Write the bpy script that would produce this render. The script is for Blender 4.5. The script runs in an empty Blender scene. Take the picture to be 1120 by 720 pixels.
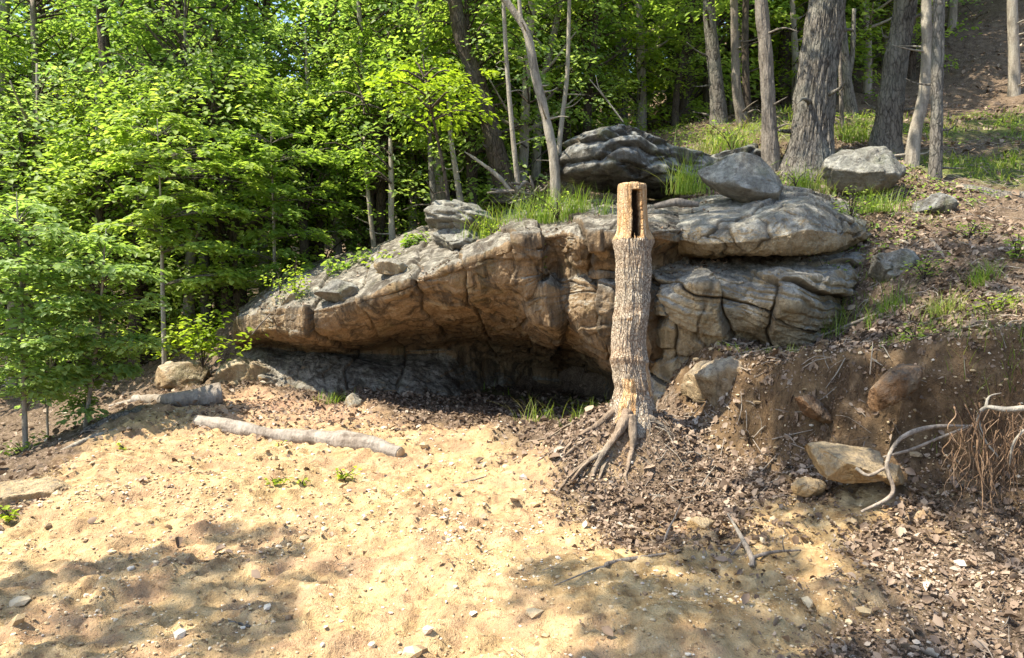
import bpy, math, random
import numpy as np
from mathutils import Vector

# ------------------------------------------------------------------ camera, world, sun, exposure
S = bpy.context.scene
COL = S.collection
CAM = np.array([0.0, 0.0, 1.6])
FPX = 809.0
TH = math.atan(50 / FPX)
cd = bpy.data.cameras.new('camera'); cam = bpy.data.objects.new('camera', cd); COL.objects.link(cam)
cam.location = CAM.tolist(); cam.rotation_euler = (math.pi / 2 - TH, 0, 0)
cd.sensor_width = 36; cd.lens = 36 * FPX / 1120; cd.clip_end = 2000; cd.clip_start = 0.05
S.camera = cam

SUN_AZ = np.array([-0.97, -0.26]); SUN_AZ /= np.linalg.norm(SUN_AZ)
SUN_EL = math.radians(59)
w = bpy.data.worlds.new('World'); S.world = w; w.use_nodes = True
nt = w.node_tree; bg = nt.nodes['Background']
sky = nt.nodes.new('ShaderNodeTexSky'); sky.sky_type = 'NISHITA'; sky.sun_disc = False
sky.sun_elevation = SUN_EL; sky.sun_rotation = math.atan2(SUN_AZ[0], SUN_AZ[1]) % (2 * math.pi)
sky.air_density = 1.0; sky.dust_density = 1.0
nt.links.new(sky.outputs[0], bg.inputs[0]); bg.inputs[1].default_value = 0.15
sd = bpy.data.lights.new('sun', 'SUN'); sun = bpy.data.objects.new('sun', sd); COL.objects.link(sun)
sd.energy = 5.0; sd.angle = math.radians(0.6); sd.color = (1.0, 0.92, 0.76)
tr = Vector((-SUN_AZ[0] * math.cos(SUN_EL), -SUN_AZ[1] * math.cos(SUN_EL), -math.sin(SUN_EL)))
sun.rotation_euler = tr.to_track_quat('-Z', 'Y').to_euler(); sun.location = (-20, -8, 30)
S.view_settings.view_transform = 'Standard'; S.view_settings.look = 'None'
S.view_settings.gamma = 1; S.view_settings.use_curve_mapping = False
S.view_settings.exposure = 1.25
S.cycles.max_bounces = 6; S.cycles.diffuse_bounces = 4; S.cycles.transmission_bounces = 4
S.cycles.glossy_bounces = 2; S.cycles.use_denoising = True

# ------------------------------------------------------------------ helpers
RNG = np.random.default_rng(11)

def P(px, py, d):
    """world point seen at photo pixel px,py standing at distance d (metres along +Y)"""
    u = (np.asarray(px, float) - 560) / FPX; v = (360 - np.asarray(py, float)) / FPX
    yy = math.cos(TH) + v * math.sin(TH); zz = -math.sin(TH) + v * math.cos(TH)
    t = np.asarray(d, float) / yy
    return np.stack(np.broadcast_arrays(CAM[0] + u * t, CAM[1] + yy * t, CAM[2] + zz * t), -1)

_perm = np.random.default_rng(5).permutation(256)
_perm = np.concatenate([_perm, _perm, _perm]).astype(np.int64)
_g = np.random.default_rng(6).normal(size=(256, 3)); _g /= np.linalg.norm(_g, axis=1)[:, None]

def noise(p):
    p = np.asarray(p, float)
    i = np.floor(p).astype(np.int64); f = p - i
    u = f * f * f * (f * (f * 6 - 15) + 10)
    r = 0
    for dx in (0, 1):
        for dy in (0, 1):
            for dz in (0, 1):
                h = _perm[_perm[_perm[(i[..., 0] + dx) & 255] + ((i[..., 1] + dy) & 255)] + ((i[..., 2] + dz) & 255)]
                g = _g[h]
                dt = (g * (f - np.array([dx, dy, dz]))).sum(-1)
                wx = u[..., 0] if dx else 1 - u[..., 0]
                wy = u[..., 1] if dy else 1 - u[..., 1]
                wz = u[..., 2] if dz else 1 - u[..., 2]
                r = r + dt * wx * wy * wz
    return r * 1.6

def fbm(p, o=4, lac=2.03, gain=0.5):
    p = np.asarray(p, float); a = 1; s = 0
    for k in range(o):
        s = s + a * noise(p + 17.3 * k); p = p * lac; a *= gain
    return s

def ridged(p, o=3):
    p = np.asarray(p, float); a = 1; s = 0
    for k in range(o):
        s = s + a * (1 - 2 * np.abs(noise(p + 9.1 * k))); p = p * 2.1; a *= 0.5
    return s / 1.5

def worley(p):
    p = np.asarray(p, float); i = np.floor(p).astype(np.int64)
    f1 = np.full(p.shape[:-1], 9.0); f2 = f1.copy()
    for dx in (-1, 0, 1):
        for dy in (-1, 0, 1):
            for dz in (-1, 0, 1):
                c = i + np.array([dx, dy, dz])
                h = _perm[_perm[_perm[c[..., 0] & 255] + (c[..., 1] & 255)] + (c[..., 2] & 255)]
                q = c + 0.5 + 0.45 * _g[h]
                d = np.linalg.norm(p - q, axis=-1)
                f2 = np.minimum(f2, np.maximum(f1, d)); f1 = np.minimum(f1, d)
    return f1, f2

def facets(p):
    """tilted random cell planes: chiselled blocks"""
    p = np.asarray(p, float); i = np.floor(p).astype(np.int64)
    f1 = np.full(p.shape[:-1], 9.0); f2 = f1.copy(); val = np.zeros(p.shape[:-1])
    for dx in (-1, 0, 1):
        for dy in (-1, 0, 1):
            for dz in (-1, 0, 1):
                c = i + np.array([dx, dy, dz])
                h = _perm[_perm[_perm[c[..., 0] & 255] + (c[..., 1] & 255)] + (c[..., 2] & 255)]
                q = c + 0.5 + 0.45 * _g[h]; r = p - q
                d = np.linalg.norm(r, axis=-1)
                v = (r * _g[(h + 71) & 255]).sum(-1) * .8 + (_g[(h + 13) & 255][..., 0]) * .55
                m = d < f1
                f2 = np.where(m, f1, np.minimum(f2, d)); val = np.where(m, v, val); f1 = np.where(m, d, f1)
    return val, f2 - f1

def sstep(x, a, b):
    t = np.clip((x - a) / (b - a), 0, 1); return t * t * (3 - 2 * t)

def xyz(x, y, z=0.0):
    return np.stack(np.broadcast_arrays(np.asarray(x, float), np.asarray(y, float), z), -1)

def mesh_np(name, V, F, mats, attrs=None, smooth=True, midx=None):
    V = np.asarray(V, np.float32); F = np.asarray(F, np.int32)
    me = bpy.data.meshes.new(name)
    n = F.shape[1]
    me.vertices.add(len(V)); me.vertices.foreach_set('co', V.ravel())
    keep = np.ones(F.shape, bool)
    if n == 4: keep[:, 3] = F[:, 3] != F[:, 2]
    tot = keep.sum(1).astype(np.int32); li = F[keep]
    me.loops.add(len(li)); me.loops.foreach_set('vertex_index', li)
    me.polygons.add(len(F))
    me.polygons.foreach_set('loop_start', (np.cumsum(tot) - tot).astype(np.int32))
    me.polygons.foreach_set('loop_total', tot)
    me.polygons.foreach_set('use_smooth', np.full(len(F), smooth))
    if midx is not None: me.polygons.foreach_set('material_index', np.asarray(midx, np.int32))
    for k, a in (attrs or {}).items():
        at = me.attributes.new(k, 'FLOAT', 'POINT'); at.data.foreach_set('value', np.asarray(a, np.float32))
    for m in (mats if isinstance(mats, (list, tuple)) else [mats]): me.materials.append(m)
    me.update(calc_edges=True); me.validate()
    return me

def tag(o, label=None, cat=None, group=None, kind=None):
    if label: o['label'] = label
    if cat: o['category'] = cat
    if group: o['group'] = group
    if kind: o['kind'] = kind
    return o

def link(name, me, parent=None, loc=None):
    o = bpy.data.objects.new(name, me); COL.objects.link(o)
    if loc is not None: o.location = [float(v) for v in loc]
    if parent: o.parent = parent
    return o

def empty(name, loc, label, cat, group=None):
    o = bpy.data.objects.new(name, None); COL.objects.link(o); o.location = [float(v) for v in loc]
    o.empty_display_size = 0.2
    return tag(o, label, cat, group)

def grid_faces(n, m, wrap=False):
    """n rows, m columns"""
    i = np.arange(n - 1)[:, None]; j = np.arange(m if wrap else m - 1)[None]
    j2 = (j + 1) % m
    return np.stack([i * m + j, i * m + j2, (i + 1) * m + j2, (i + 1) * m + j], -1).reshape(-1, 4)

def catmull(pts, n):
    """resample rows of pts (k,...) to n rows"""
    pts = np.asarray(pts, float); k = len(pts)
    p = np.concatenate([[2 * pts[0] - pts[1]], pts, [2 * pts[-1] - pts[-2]]])
    t = np.linspace(0, k - 1, n); i = np.minimum(t.astype(int), k - 2); f = t - i
    f = f.reshape((-1,) + (1,) * (pts.ndim - 1))
    a, b, c, d = p[i], p[i + 1], p[i + 2], p[i + 3]
    return 0.5 * (2 * b + (c - a) * f + (2 * a - 5 * b + 4 * c - d) * f ** 2 + (3 * b - a - 3 * c + d) * f ** 3)

class Geo:
    """collects quads with two per-vertex attributes and material slots"""
    def __init__(s): s.V = []; s.F = []; s.M = []; s.A = []; s.n = 0
    def add(s, V, F, a=0.0, m=0):
        V = np.asarray(V, float).reshape(-1, 3); F = np.asarray(F)
        if F.shape[1] == 3: F = np.concatenate([F, F[:, 2:]], 1)
        s.V.append(V); s.F.append(F + s.n); s.M.append(np.full(len(F), m)); s.n += len(V)
        s.A.append(np.broadcast_to(np.asarray(a, float), (len(V),)))
    def build(s, name, mats, parent=None, loc=(0, 0, 0), smooth=True, attr='rnd'):
        V = np.concatenate(s.V) - np.asarray(loc, float)
        me = mesh_np(name, V, np.concatenate(s.F), mats, {attr: np.concatenate(s.A)}, smooth, np.concatenate(s.M))
        if parent is not None: return link(name, me, parent)
        return link(name, me, None, loc)

def tube_geo(path, rad, seg=8, rows=None, rough=0.0, ridge=0.0, rs=6.0, seed=0.0, cap=True):
    path = np.asarray(path, float); rad = np.asarray(rad, float)
    rows = rows or max(2, len(path) * 3)
    c = catmull(path, rows); r = np.maximum(catmull(rad[:, None], rows)[:, 0], 1e-4)
    t = np.gradient(c, axis=0); t /= np.linalg.norm(t, axis=1)[:, None] + 1e-9
    ref = np.array([0.0, 1, 0]) if abs(t[:, 1]).mean() < 0.8 else np.array([1.0, 0, 0])
    a = np.cross(t, ref); a /= np.linalg.norm(a, axis=1)[:, None]; b = np.cross(t, a)
    th = np.arange(seg) / seg * 2 * math.pi
    ct, st = np.cos(th)[None, :, None], np.sin(th)[None, :, None]
    rr = np.repeat(r[:, None], seg, 1)
    if rough or ridge:
        base = c[:, None] + (a[:, None] * ct + b[:, None] * st) * rr[..., None]
        L = np.concatenate([[0], np.cumsum(np.linalg.norm(np.diff(c, axis=0), axis=1))])[:, None]
        if rough: rr = rr * (1 + rough * fbm(base * 1.6 / max(r.mean() * 6, .3) + seed, 3))
        if ridge:
            wq = .5 * noise(base * 2.5 + seed)
            q = np.stack([np.repeat(np.cos(th)[None], rows, 0) * rs + wq, np.repeat(np.sin(th)[None], rows, 0) * rs + wq,
                          np.repeat(L, seg, 1) * 2.2 + seed], -1)
            rr = rr + ridge * (np.abs(noise(q)) * 2 - .5 + .5 * noise(q * 2.3))
    V = c[:, None] + (a[:, None] * ct + b[:, None] * st) * rr[..., None]
    V = V.reshape(-1, 3); F = grid_faces(rows, seg, True)
    if cap:
        V = np.concatenate([V, [c[0], c[-1]]]); n0 = rows * seg
        j = np.arange(seg); j2 = (j + 1) % seg
        F = np.concatenate([F, np.stack([np.full(seg, n0), j2, j, j], -1),
                            np.stack([np.full(seg, n0 + 1), (rows - 1) * seg + j, (rows - 1) * seg + j2, (rows - 1) * seg + j2], -1)])
    return V, F

def leaves(C, N, D, size, aspect=0.6, fold=0.25, droop=0.15):
    """C centres, N normals, D tip directions -> folded six-vertex leaves"""
    D = D - N * (D * N).sum(1)[:, None]; D /= np.linalg.norm(D, axis=1)[:, None] + 1e-9
    R = np.cross(N, D); s = np.asarray(size)[:, None]
    wd = s * aspect * 0.5; up = N * wd * fold; dr = -N * s * droop
    v = [C - D * s * .5, C - D * s * .15 - R * wd + up, C + D * s * .2 - R * wd * .8 + up + dr * .4, C + D * s * .5 + dr,
         C + D * s * .2 + R * wd * .8 + up + dr * .4, C - D * s * .15 + R * wd + up]
    V = np.stack(v, 1).reshape(-1, 3); k = np.arange(len(C))[:, None] * 6
    F = np.concatenate([k + np.array([[0, 1, 2, 3]]), k + np.array([[0, 3, 4, 5]])])
    return V, F

def runit(n, rng):
    v = rng.normal(size=(n, 3)); return v / np.linalg.norm(v, axis=1)[:, None]

def sprays(centers, out, rad, nl, size, rng, flat=0.22, tilt=0.5):
    """leafy sprays: flattened discs of leaves round each centre; out = outward direction"""
    k = len(centers); n = k * nl
    ci = np.repeat(np.arange(k), nl)
    ang = rng.uniform(0, 2 * math.pi, n); rr = np.sqrt(rng.uniform(0.02, 1, n)) * rad[ci]
    nr = np.array([0, 0, 1.0]) + runit(k, rng) * tilt * .5 + out * 0.25; nr /= np.linalg.norm(nr, axis=1)[:, None]
    a = np.cross(nr, runit(k, rng)); a /= np.linalg.norm(a, axis=1)[:, None]; b = np.cross(nr, a)
    off = a[ci] * (np.cos(ang) * rr)[:, None] + b[ci] * (np.sin(ang) * rr)[:, None]
    C = centers[ci] + off + nr[ci] * (rng.normal(size=n) * rad[ci] * flat)[:, None]
    C[:, 2] -= (rr ** 2 / rad[ci]) * .18
    D = off / (np.linalg.norm(off, axis=1)[:, None] + 1e-6) + runit(n, rng) * .7 + out[ci] * .3
    N = nr[ci] + runit(n, rng) * tilt; N /= np.linalg.norm(N, axis=1)[:, None]
    sz = size * rng.uniform(.65, 1.3, n)
    V, F = leaves(C, N, D, sz)
    shade = np.repeat(np.clip(rng.uniform(0, 1, n) * .55 + rng.uniform(0, 1, k)[ci] * .45, 0, 1), 6)
    return V, F, shade

# ------------------------------------------------------------------ materials
def mat(name):
    m = bpy.data.materials.new(name); m.use_nodes = True
    t = m.node_tree; t.nodes.clear()
    out = t.nodes.new('ShaderNodeOutputMaterial')
    return m, t, out

def N(t, typ, ins=None, **kw):
    n = t.nodes.new(typ)
    for k, v in kw.items(): setattr(n, k, v)
    for k, v in (ins or {}).items():
        if isinstance(v, bpy.types.NodeSocket): t.links.new(v, n.inputs[k])
        elif isinstance(v, (tuple, list)) and len(v) == 3 and n.inputs[k].type == 'RGBA': n.inputs[k].default_value = (*v, 1)
        else: n.inputs[k].default_value = v
    return n

def ramp(t, fac, stops, interp='LINEAR'):
    r = t.nodes.new('ShaderNodeValToRGB'); r.color_ramp.interpolation = interp
    e = r.color_ramp.elements
    while len(e) < len(stops): e.new(0.5)
    for el, (p, c) in zip(e, stops):
        el.position = p; el.color = (*c, 1) if isinstance(c, (tuple, list)) else (c, c, c, 1)
    t.links.new(fac, r.inputs[0]); return r.outputs[0]

def mix(t, f, a, b, mode='MIX'):
    n = t.nodes.new('ShaderNodeMix'); n.data_type = 'RGBA'; n.blend_type = mode
    for sock, v in ((0, f), (6, a), (7, b)):
        if isinstance(v, bpy.types.NodeSocket): t.links.new(v, n.inputs[sock])
        elif isinstance(v, (tuple, list)): n.inputs[sock].default_value = (*v, 1)
        else: n.inputs[sock].default_value = v
    return n.outputs[2]

def math_(t, op, a, b=None, clamp=False):
    n = t.nodes.new('ShaderNodeMath'); n.operation = op; n.use_clamp = clamp
    for i, v in enumerate((a, b)):
        if v is None: continue
        if isinstance(v, bpy.types.NodeSocket): t.links.new(v, n.inputs[i])
        else: n.inputs[i].default_value = v
    return n.outputs[0]

def nz(t, co, scale, detail=4, rough=.55, dist=0, out=0):
    return N(t, 'ShaderNodeTexNoise', {'Vector': co, 'Scale': scale, 'Detail': detail, 'Roughness': rough, 'Distortion': dist}).outputs[out]

def scaled(t, co, s):
    return N(t, 'ShaderNodeMapping', {'Vector': co, 'Scale': s}).outputs[0]

def bsdf(t, out, col, rough=.85, bump=None, bstr=.5, bdist=.02, spec=.3):
    b = N(t, 'ShaderNodeBsdfPrincipled', {'Base Color': col, 'Roughness': rough, 'Specular IOR Level': spec})
    if bump is not None:
        bn = N(t, 'ShaderNodeBump', {'Height': bump, 'Strength': bstr, 'Distance': bdist})
        t.links.new(bn.outputs[0], b.inputs['Normal'])
    t.links.new(b.outputs[0], out.inputs[0]); return b

def leaf_mat(name, dark, mid, light, trans=0.45, tcol=None):
    m, t, out = mat(name)
    a = N(t, 'ShaderNodeAttribute', attribute_name='rnd').outputs['Fac']
    oi = N(t, 'ShaderNodeObjectInfo').outputs['Random']
    f = math_(t, 'ADD', math_(t, 'MULTIPLY', a, .68), math_(t, 'MULTIPLY', oi, .32))
    c = ramp(t, f, [(0.0, dark), (.5, mid), (1.0, light)])
    d = N(t, 'ShaderNodeBsdfPrincipled', {'Base Color': c, 'Roughness': .5, 'Specular IOR Level': .35})
    tc = mix(t, 1.0, c, (1.5, 1.5, .8), 'MULTIPLY')
    tr_ = N(t, 'ShaderNodeBsdfTranslucent', {'Color': tc})
    ms = N(t, 'ShaderNodeMixShader', {0: trans, 1: d.outputs[0], 2: tr_.outputs[0]})
    t.links.new(ms.outputs[0], out.inputs[0]); return m

LEAF_G = leaf_mat('leaf_green', (.085, .155, .03), (.22, .32, .065), (.42, .50, .14), .58)
LEAF_B = leaf_mat('leaf_cool_green', (.07, .145, .038), (.19, .30, .085), (.37, .47, .16), .58)
LEAF_Y = leaf_mat('leaf_yellow_green', (.14, .22, .010), (.28, .38, .04), (.44, .50, .07), .55)
LEAF_P = leaf_mat('leaf_pale_green', (.12, .20, .06), (.26, .37, .12), (.44, .54, .23), .55)
GRASS = leaf_mat('grass_blade', (.08, .16, .016), (.19, .29, .03), (.46, .42, .16), .4)

def dead_leaf_mat():
    m, t, out = mat('dead_leaf')
    a = N(t, 'ShaderNodeAttribute', attribute_name='rnd').outputs['Fac']
    c = ramp(t, a, [(0, (.07, .045, .028)), (.3, (.15, .10, .065)), (.55, (.26, .185, .13)), (.8, (.38, .29, .21)), (1, (.54, .46, .37))])
    d = N(t, 'ShaderNodeBsdfPrincipled', {'Base Color': c, 'Roughness': .65, 'Specular IOR Level': .3})
    tr_ = N(t, 'ShaderNodeBsdfTranslucent', {'Color': c})
    ms = N(t, 'ShaderNodeMixShader', {0: .15, 1: d.outputs[0], 2: tr_.outputs[0]})
    t.links.new(ms.outputs[0], out.inputs[0]); return m
DEAD = dead_leaf_mat()

def bark_mat(name, dark, light, lichen=(.30, .32, .27), lf=.25, scale=14, plate=.25):
    m, t, out = mat(name)
    co = N(t, 'ShaderNodeTexCoord').outputs['Object']
    s = scaled(t, co, (1, 1, .22))
    n1 = nz(t, s, scale, 5, .65, .6)
    n2 = nz(t, co, 2.3, 3); n3 = nz(t, co, 40, 3)
    pl = N(t, 'ShaderNodeTexVoronoi', {'Vector': scaled(t, N(t, 'ShaderNodeVectorMath', {0: co, 1: scaled(t, nz(t, co, 7, 2, out=1), (.09, .09, .09))}, operation='ADD').outputs[0], (1, 1, .25)), 'Scale': scale * 1.7}, feature='DISTANCE_TO_EDGE').outputs['Distance']
    n1 = math_(t, 'ADD', math_(t, 'MULTIPLY', n1, 1.0 - 1.2 * plate), math_(t, 'MINIMUM', math_(t, 'MULTIPLY', pl, 1.6 * plate / .25), plate))
    c = ramp(t, n1, [(.30, dark), (.62, light)])
    c = mix(t, math_(t, 'MULTIPLY', ramp(t, n2, [(.45, 0), (.65, 1)]), lf), c, lichen)
    c = mix(t, .35, c, ramp(t, n3, [(.3, (.3, .3, .3)), (.7, (1, 1, 1))]), 'MULTIPLY')
    h = math_(t, 'ADD', n1, math_(t, 'MULTIPLY', n3, .3))
    bsdf(t, out, c, .9, h, .8, .03, .15); return m
BARK = bark_mat('bark_grey_brown', (.05, .043, .036), (.20, .178, .15))
BARK_D = bark_mat('bark_dark', (.03, .022, .016), (.11, .085, .065), lf=.1)
BARK_L = bark_mat('bark_pale', (.15, .125, .10), (.42, .37, .30), (.40, .40, .34), plate=.05)
BARK_P = bark_mat('bark_pinkish', (.075, .06, .048), (.24, .205, .17), (.34, .30, .24), .3, plate=.12)
TWIG = bark_mat('twig_grey', (.14, .11, .085), (.42, .35, .28), scale=22, plate=.03)
ROOT = bark_mat('root_tan', (.16, .09, .05), (.42, .29, .19), scale=25, lf=.05, plate=.03)

ROOT2 = bark_mat('root_grey', (.11, .075, .05), (.33, .25, .18), scale=20, plate=.05)
ROOTD = bark_mat('root_dark', (.07, .04, .022), (.24, .15, .09), scale=25, lf=.05, plate=.03)
LOGB = bark_mat('log_bleached', (.11, .085, .065), (.34, .29, .24), (.42, .38, .33), .5, scale=9, plate=.08)
def wood_mat(name, c1, c2):
    m, t, out = mat(name)
    co = N(t, 'ShaderNodeTexCoord').outputs['Object']
    n1 = nz(t, scaled(t, co, (1, 1, .08)), 30, 4, .6, .3)
    c = ramp(t, n1, [(.3, c1), (.7, c2)])
    bsdf(t, out, c, .7, n1, .5, .01, .2); return m
WOOD = wood_mat('bare_wood', (.36, .20, .10), (.62, .44, .27))
HEART = wood_mat('cut_wood', (.48, .32, .17), (.68, .50, .30))

def stump_mat():
    m, t, out = mat('stump_bark_and_bare_wood')
    co = N(t, 'ShaderNodeTexCoord').outputs['Object']
    a = N(t, 'ShaderNodeAttribute', attribute_name='bare').outputs['Fac']
    s = scaled(t, co, (1, 1, .45))
    v = N(t, 'ShaderNodeTexVoronoi', {'Vector': N(t, 'ShaderNodeVectorMath', {0: s, 1: scaled(t, nz(t, co, 9, 2, out=1), (.07, .07, .07))}, operation='ADD').outputs[0], 'Scale': 62.0}, feature='DISTANCE_TO_EDGE').outputs['Distance']
    n1 = nz(t, scaled(t, co, (1, 1, .35)), 26, 5, .65)
    n2 = nz(t, co, 4, 3); n3 = nz(t, scaled(t, co, (1, 1, .12)), 45, 4, .6)
    plates = math_(t, 'MINIMUM', math_(t, 'MULTIPLY', v, 4.0), .6)
    h = math_(t, 'ADD', plates, n1)
    bark = ramp(t, h, [(.35, (.13, .09, .06)), (.8, (.33, .25, .18)), (1.05, (.50, .42, .32))])
    bark = mix(t, ramp(t, nz(t, scaled(t, co, (.6, .6, 3.5)), 1.6, 4, .6), [(.45, 0), (.62, .55)]), bark, (.34, .21, .12))
    bark = mix(t, math_(t, 'MULTIPLY', ramp(t, n2, [(.45, 0), (.7, 1)]), .35), bark, (.40, .36, .28))
    wood = ramp(t, n3, [(.3, (.40, .20, .08)), (.5, (.60, .38, .19)), (.75, (.74, .58, .38))])
    wood = mix(t, ramp(t, n2, [(.5, 0), (.62, .35)]), wood, (.42, .33, .25))
    edge = math_(t, 'ADD', a, math_(t, 'MULTIPLY', math_(t, 'SUBTRACT', n1, .5), .5))
    f = ramp(t, edge, [(.45, 0), (.55, 1)])
    c = mix(t, f, bark, wood)
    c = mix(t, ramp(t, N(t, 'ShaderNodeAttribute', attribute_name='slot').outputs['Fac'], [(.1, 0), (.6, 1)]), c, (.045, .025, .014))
    bsdf(t, out, c, .85, math_(t, 'ADD', math_(t, 'MULTIPLY', h, .8), math_(t, 'MULTIPLY', n3, .3)), .9, .02, .15); return m
STUMP = stump_mat()

def rock_mat(name, under=(.25, .165, .09), under2=(.38, .275, .165), top=(.14, .125, .10), top2=(.44, .40, .33), dark=(.07, .055, .04), stain=.8, moss=.15, orange=.35, lo=.15, hi=.6):
    m, t, out = mat(name)
    co = N(t, 'ShaderNodeTexCoord').outputs['Object']
    nrm = N(t, 'ShaderNodeNewGeometry').outputs['Normal']
    zc = N(t, 'ShaderNodeSeparateXYZ', {0: nrm}).outputs[2]
    nb = nz(t, co, 1.3, 5, .6, .4); nm = nz(t, co, 6, 6, .65, .3); nf = nz(t, co, 38, 4, .7)
    streak = nz(t, scaled(t, co, (5.5, 5.5, .55)), 1.0, 6, .65, .9)
    u = mix(t, ramp(t, nm, [(.35, 0), (.65, 1)]), under, under2)
    u = mix(t, math_(t, 'MULTIPLY', ramp(t, nb, [(.52, 0), (.68, 1)]), orange), u, (.42, .23, .09))
    cream = ramp(t, nz(t, scaled(t, co, (2.6, 2.6, .55)), 1.0, 4, .6, .3), [(.58, 0), (.68, 1)])
    u = mix(t, math_(t, 'MULTIPLY', cream, .5), u, (.60, .50, .33))
    tp = mix(t, ramp(t, nm, [(.38, 0), (.62, 1)]), top, top2)
    blot = ramp(t, nz(t, co, 17, 5, .7), [(.50, 0), (.60, 1)])
    tp = mix(t, math_(t, 'MULTIPLY', blot, .6), tp, (.13, .12, .105))
    f = ramp(t, math_(t, 'ADD', zc, math_(t, 'MULTIPLY', math_(t, 'SUBTRACT', nm, .5), .9)), [(lo, 0), (hi, 1)])
    c = mix(t, f, u, tp)
    st = ramp(t, streak, [(.48, 0), (.60, 1)])
    c = mix(t, math_(t, 'MULTIPLY', st, stain), c, dark)
    ms = math_(t, 'MULTIPLY', ramp(t, nz(t, co, 2.6, 4, .6), [(.56, 0), (.66, 1)]), moss)
    c = mix(t, ms, c, (.12, .14, .04))
    c = mix(t, math_(t, 'MULTIPLY', N(t, 'ShaderNodeAttribute', attribute_name='crack_shade_dirt').outputs['Fac'], .8), c, dark)  # occlusion-like shade and dirt darkened into the colour along cracks
    c = mix(t, .35, c, ramp(t, nz(t, co, 120, 2, .6), [(.3, (.55, .55, .55)), (.7, (1.2, 1.2, 1.2))]), 'MULTIPLY')
    c = mix(t, .5, c, ramp(t, nf, [(.25, (.45, .45, .45)), (.6, (1, 1, 1)), (.8, (1.25, 1.25, 1.25))]), 'MULTIPLY')
    h = math_(t, 'ADD', math_(t, 'MULTIPLY', nm, 1.0), math_(t, 'ADD', math_(t, 'MULTIPLY', nf, .5), math_(t, 'MULTIPLY', nz(t, co, 120, 2, .6), .12)))
    bsdf(t, out, c, .88, h, 1.0, .06, .2); return m
ROCK = rock_mat('sandstone_overhang')
ROCK_G = rock_mat('sandstone_grey', (.17, .15, .115), (.30, .27, .21), (.21, .205, .175), (.42, .405, .355), stain=.45, moss=.3, orange=.1, lo=-.2, hi=.3)
ROCK_D = rock_mat('sandstone_dark_layered', (.07, .065, .055), (.17, .155, .13), (.17, .168, .16), (.42, .42, .39), stain=.6, moss=.3, orange=0)
ROCK_C = rock_mat('sandstone_cream', (.32, .235, .13), (.54, .43, .27), (.20, .185, .15), (.50, .465, .39), stain=.3, moss=.1, orange=.45)
ROCK_T = rock_mat('sandstone_tan', (.30, .20, .11), (.48, .36, .21), (.36, .28, .19), (.56, .47, .34), stain=.4, moss=.15, orange=.6, lo=.3, hi=.9)
ROCK_O = rock_mat('sandstone_ochre', (.36, .22, .09), (.50, .34, .17), (.42, .31, .18), (.55, .42, .26), stain=.1, moss=0, orange=.5)
ROCK_R = rock_mat('sandstone_rusty', (.16, .085, .04), (.25, .14, .07), (.18, .115, .07), (.28, .19, .12), stain=.3, moss=0, orange=.3)

# ------------------------------------------------------------------ terrain
def tps_fit(pts):
    pts = np.asarray(pts, float); xy = pts[:, :2]; n = len(xy)
    d = np.linalg.norm(xy[:, None] - xy[None], axis=-1)
    K = np.where(d > 0, d * d * np.log(d + 1e-9), 0) + np.eye(n) * .003
    Pm = np.concatenate([np.ones((n, 1)), xy], 1)
    A = np.block([[K, Pm], [Pm.T, np.zeros((3, 3))]])
    return xy, np.linalg.solve(A, np.concatenate([pts[:, 2], np.zeros(3)]))
def tps_eval(m, x, y):
    xy, wt = m; r = wt[-3] + wt[-2] * x + wt[-1] * y
    for (a, b), k in zip(xy, wt[:-3]):
        d2 = (x - a) ** 2 + (y - b) ** 2
        r = r + k * .5 * d2 * np.log(d2 + 1e-9)
    return r
W = lambda L: [tuple(P(*q)) for q in L]
LOW = W([(0, 720, 3.16), (300, 720, 3.16), (560, 720, 3.16), (800, 720, 3.1), (1120, 720, 3.0), (60, 600, 4.45), (300, 600, 4.46), (560, 600, 4.42),
         (800, 600, 4.3), (1120, 600, 3.95), (1000, 565, 4.5), (900, 548, 4.95), (820, 505, 5.75), (760, 470, 6.5),
         (200, 500, 6.8), (400, 505, 6.6), (560, 500, 6.55), (160, 447, 8.6), (120, 462, 8.1), (70, 505, 6.7), (30, 545, 5.5), (0, 568, 4.9),
         (240, 440, 9.0), (300, 418, 9.75), (400, 433, 9.5), (520, 440, 9.9), (620, 447, 10.2), (560, 465, 8.2), (640, 468, 7.4), (700, 455, 7.9),
         (686, 472, 6.2), (640, 480, 6.25), (640, 545, 5.5), (725, 482, 6.2), (600, 500, 6.2), (690, 530, 5.75),
         (60, 480, 9.2), (0, 510, 7.6), (130, 430, 11.8), (0, 445, 12), (240, 405, 10.8), (-150, 560, 6.5), (-150, 620, 4.8)]) + [
        (-9, 3, -.5), (-7, 1, -.3), (-12, 9, -.8), (-14, 20, -.9), (-5, 16, .0), (-20, 35, .5), (0, 20, 0), (10, 20, 1), (0, -3, 0.1), (5, 0, .3), (9, 4, .6),
        (-60, 120, 14), (60, 120, 20), (-40, -5, -2), (0, -25, 1), (40, -5, 4), (30, 50, 6)]
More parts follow.
